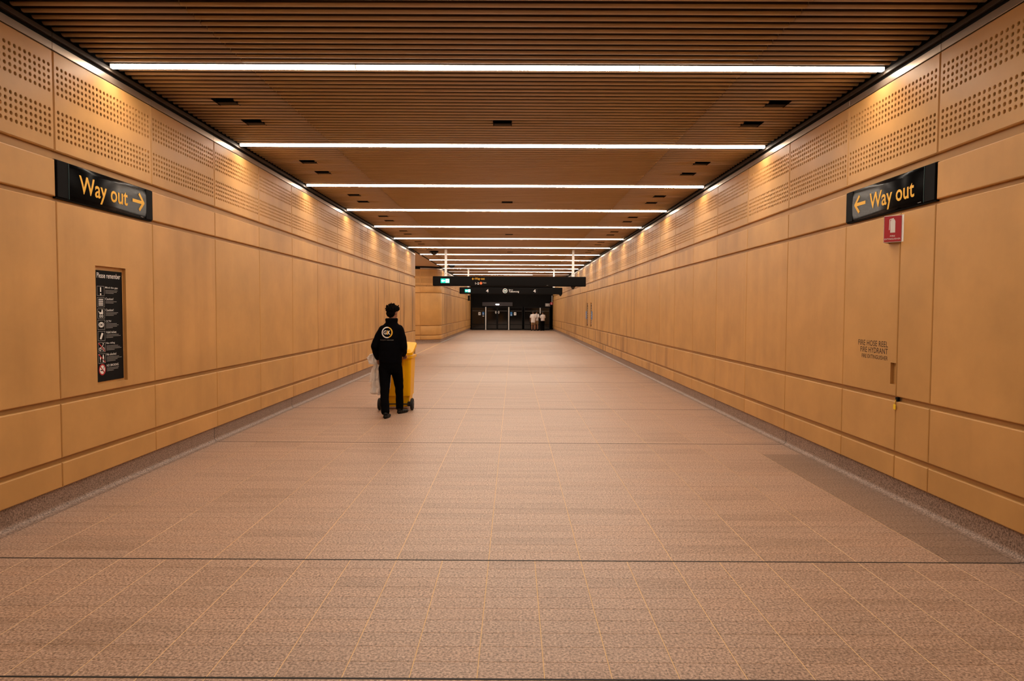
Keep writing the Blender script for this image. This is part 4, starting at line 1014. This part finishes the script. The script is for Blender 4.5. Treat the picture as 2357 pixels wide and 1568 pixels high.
crumple('loose_strip', [(v3(-2.25, 11.13, .84), .014, .012), (v3(-2.285, 11.14, .68), .030, .014), (v3(-2.325, 11.14, .50), .032, .010)], 5, 20, .012, 3, bag, BG)
crumple('trailing_bag_edge', [(v3(-2.055, 11.385, .74), .012, .01), (v3(-2.075, 11.39, .56), .026, .016), (v3(-2.09, 11.39, .36), .020, .010)], 9, 20, .006, 3, bn, B0)  # trailing edge of a plastic bag, parented to the bin

# far figures in front of the screen doors
def bystander(loc, yaw, h, label, top, hem, low, lowz, lowmat, arms, skin='skin2', hairz=0, bag_strap=False):
    t = thing('person', label, 'person', loc, yaw, 'people waiting at the platform doors'); k = h/1.72
    bm = bmesh.new(); head(bm, (0, .01, 1.605*k), 0, k); cap(bm, (0, 0, 1.38*k), (0, .005, 1.55*k), .055*k, .05*k)
    loft_bm(bm, [(z*k, 0, y, rx, ry) for z, y, rx, ry in ((.80, 0, .14, .10), (1.0, 0, .13, .09), (1.25, 0, .16, .10), (1.38, 0, .14, .08), (1.44, 0, .07, .06))])
    for s, pts in zip((-1, 1), arms):
        chain(bm, [((s*.165*k, 0, 1.36*k), .046)] + [(tuple(c*k for c in p), r) for p, r in pts])
        e = Vector(pts[-1][0])*k; pr = Vector(pts[-2][0])*k; hand(bm, e, e-pr, (-s*.8, .3, .1), (0, 1, .2), (35, 40, 30), .95)
    for s in (-1, 1): chain(bm, [((s*.085, 0, .82*k), .078), ((s*.092, .01, .48*k), .052), ((s*.095, 0, .30*k), .050), ((s*.095, -.01, .09*k), .036)])
    add('body', fuse('body', bm, skin, .013, 4), t)
    bm = bmesh.new(); loft_bm(bm, [(hem*k, 0, 0, .185, .135), (1.0*k, 0, 0, .175, .13), (1.2*k, 0, 0, .185, .128), (1.34*k, 0, 0, .178, .11), (1.41*k, 0, 0, .11, .08), (1.44*k, 0, 0, .075, .065)])
    for s, pts in zip((-1, 1), arms):
        a = Vector((s*.165*k, 0, 1.35*k)); b = a.lerp(Vector(pts[0][0])*k, .72); cap(bm, a, b, .070, .074)
    add('tee_shirt', fuse('tee_shirt', bm, top, .013, 4), t)
    bm = bmesh.new(); loft_bm(bm, [(.72*k, 0, 0, .165, .115), (.80*k, 0, 0, .172, .125), (.98*k, 0, 0, .155, .115)])
    for s in (-1, 1):
        if lowz > .3: chain(bm, [((s*.085, 0, .78*k), .098), ((s*.095, .005, (lowz+.07)*k), .088)])
        else: chain(bm, [((s*.085, 0, .78*k), .095), ((s*.092, .005, .46*k), .070), ((s*.095, -.005, .10*k), .062)])
    add(low, fuse(low, bm, lowmat, .013, 4), t)
    for s in (-1, 1): make_shoe(t, (s*.095, -.07, 0), (s*.15, 1))
    bm = bmesh.new(); bm_ball(bm, (0, -.012, 1.650*k), (.088, .102, .082)); bm_ball(bm, (0, -.055, 1.60*k), (.076, .05, .07))
    if hairz: bm_ball(bm, (0, -.03, 1.73*k), (.05, .05, .04))
    add('hair', fuse('hair', bm, 'darkhair', .011, 2), t)
    if bag_strap: 
        bm = bmesh.new(); chain(bm, [((.06, -.135, 1.02*k), .014), ((.10, -.125, 1.36*k), .014), ((.10, .0, 1.44*k), .014)]); add('bag_strap', fuse('bag_strap', bm, 'black', .008, 1), t)
down = [((-.24, -.01, 1.10), .036), ((-.23, .06, .86), .028)], [((.24, -.01, 1.10), .036), ((.23, .06, .86), .028)]
fwd = [((-.22, .02, 1.10), .036), ((-.10, .20, 1.06), .028)], [((.23, .02, 1.10), .036), ((.14, .20, 1.08), .028)]
mixa = [((-.24, -.02, 1.10), .036), ((-.22, .08, .88), .028)], [((.23, .0, 1.12), .036), ((.20, .20, 1.05), .028)]
bystander((1.67, 58.3, 0), .15, 1.70, 'person in long white tee and khaki shorts standing at the platform doors', 'tee', .70, 'shorts', .50, 'khaki', down, 'skin2')
bystander((1.97, 58.75, 0), -.35, 1.74, 'person in white tee with shoulder strap, half hidden beside the other in shorts', 'tee', .84, 'shorts', .50, 'khaki', mixa, 'skin', 0, True)
bystander((2.50, 58.3, 0), .55, 1.66, 'person in white tee and black trousers, rightmost at the platform doors', 'tee', .88, 'trousers', .05, 'trouser', fwd, 'skin')

bpy.data.scenes.remove(TMP)
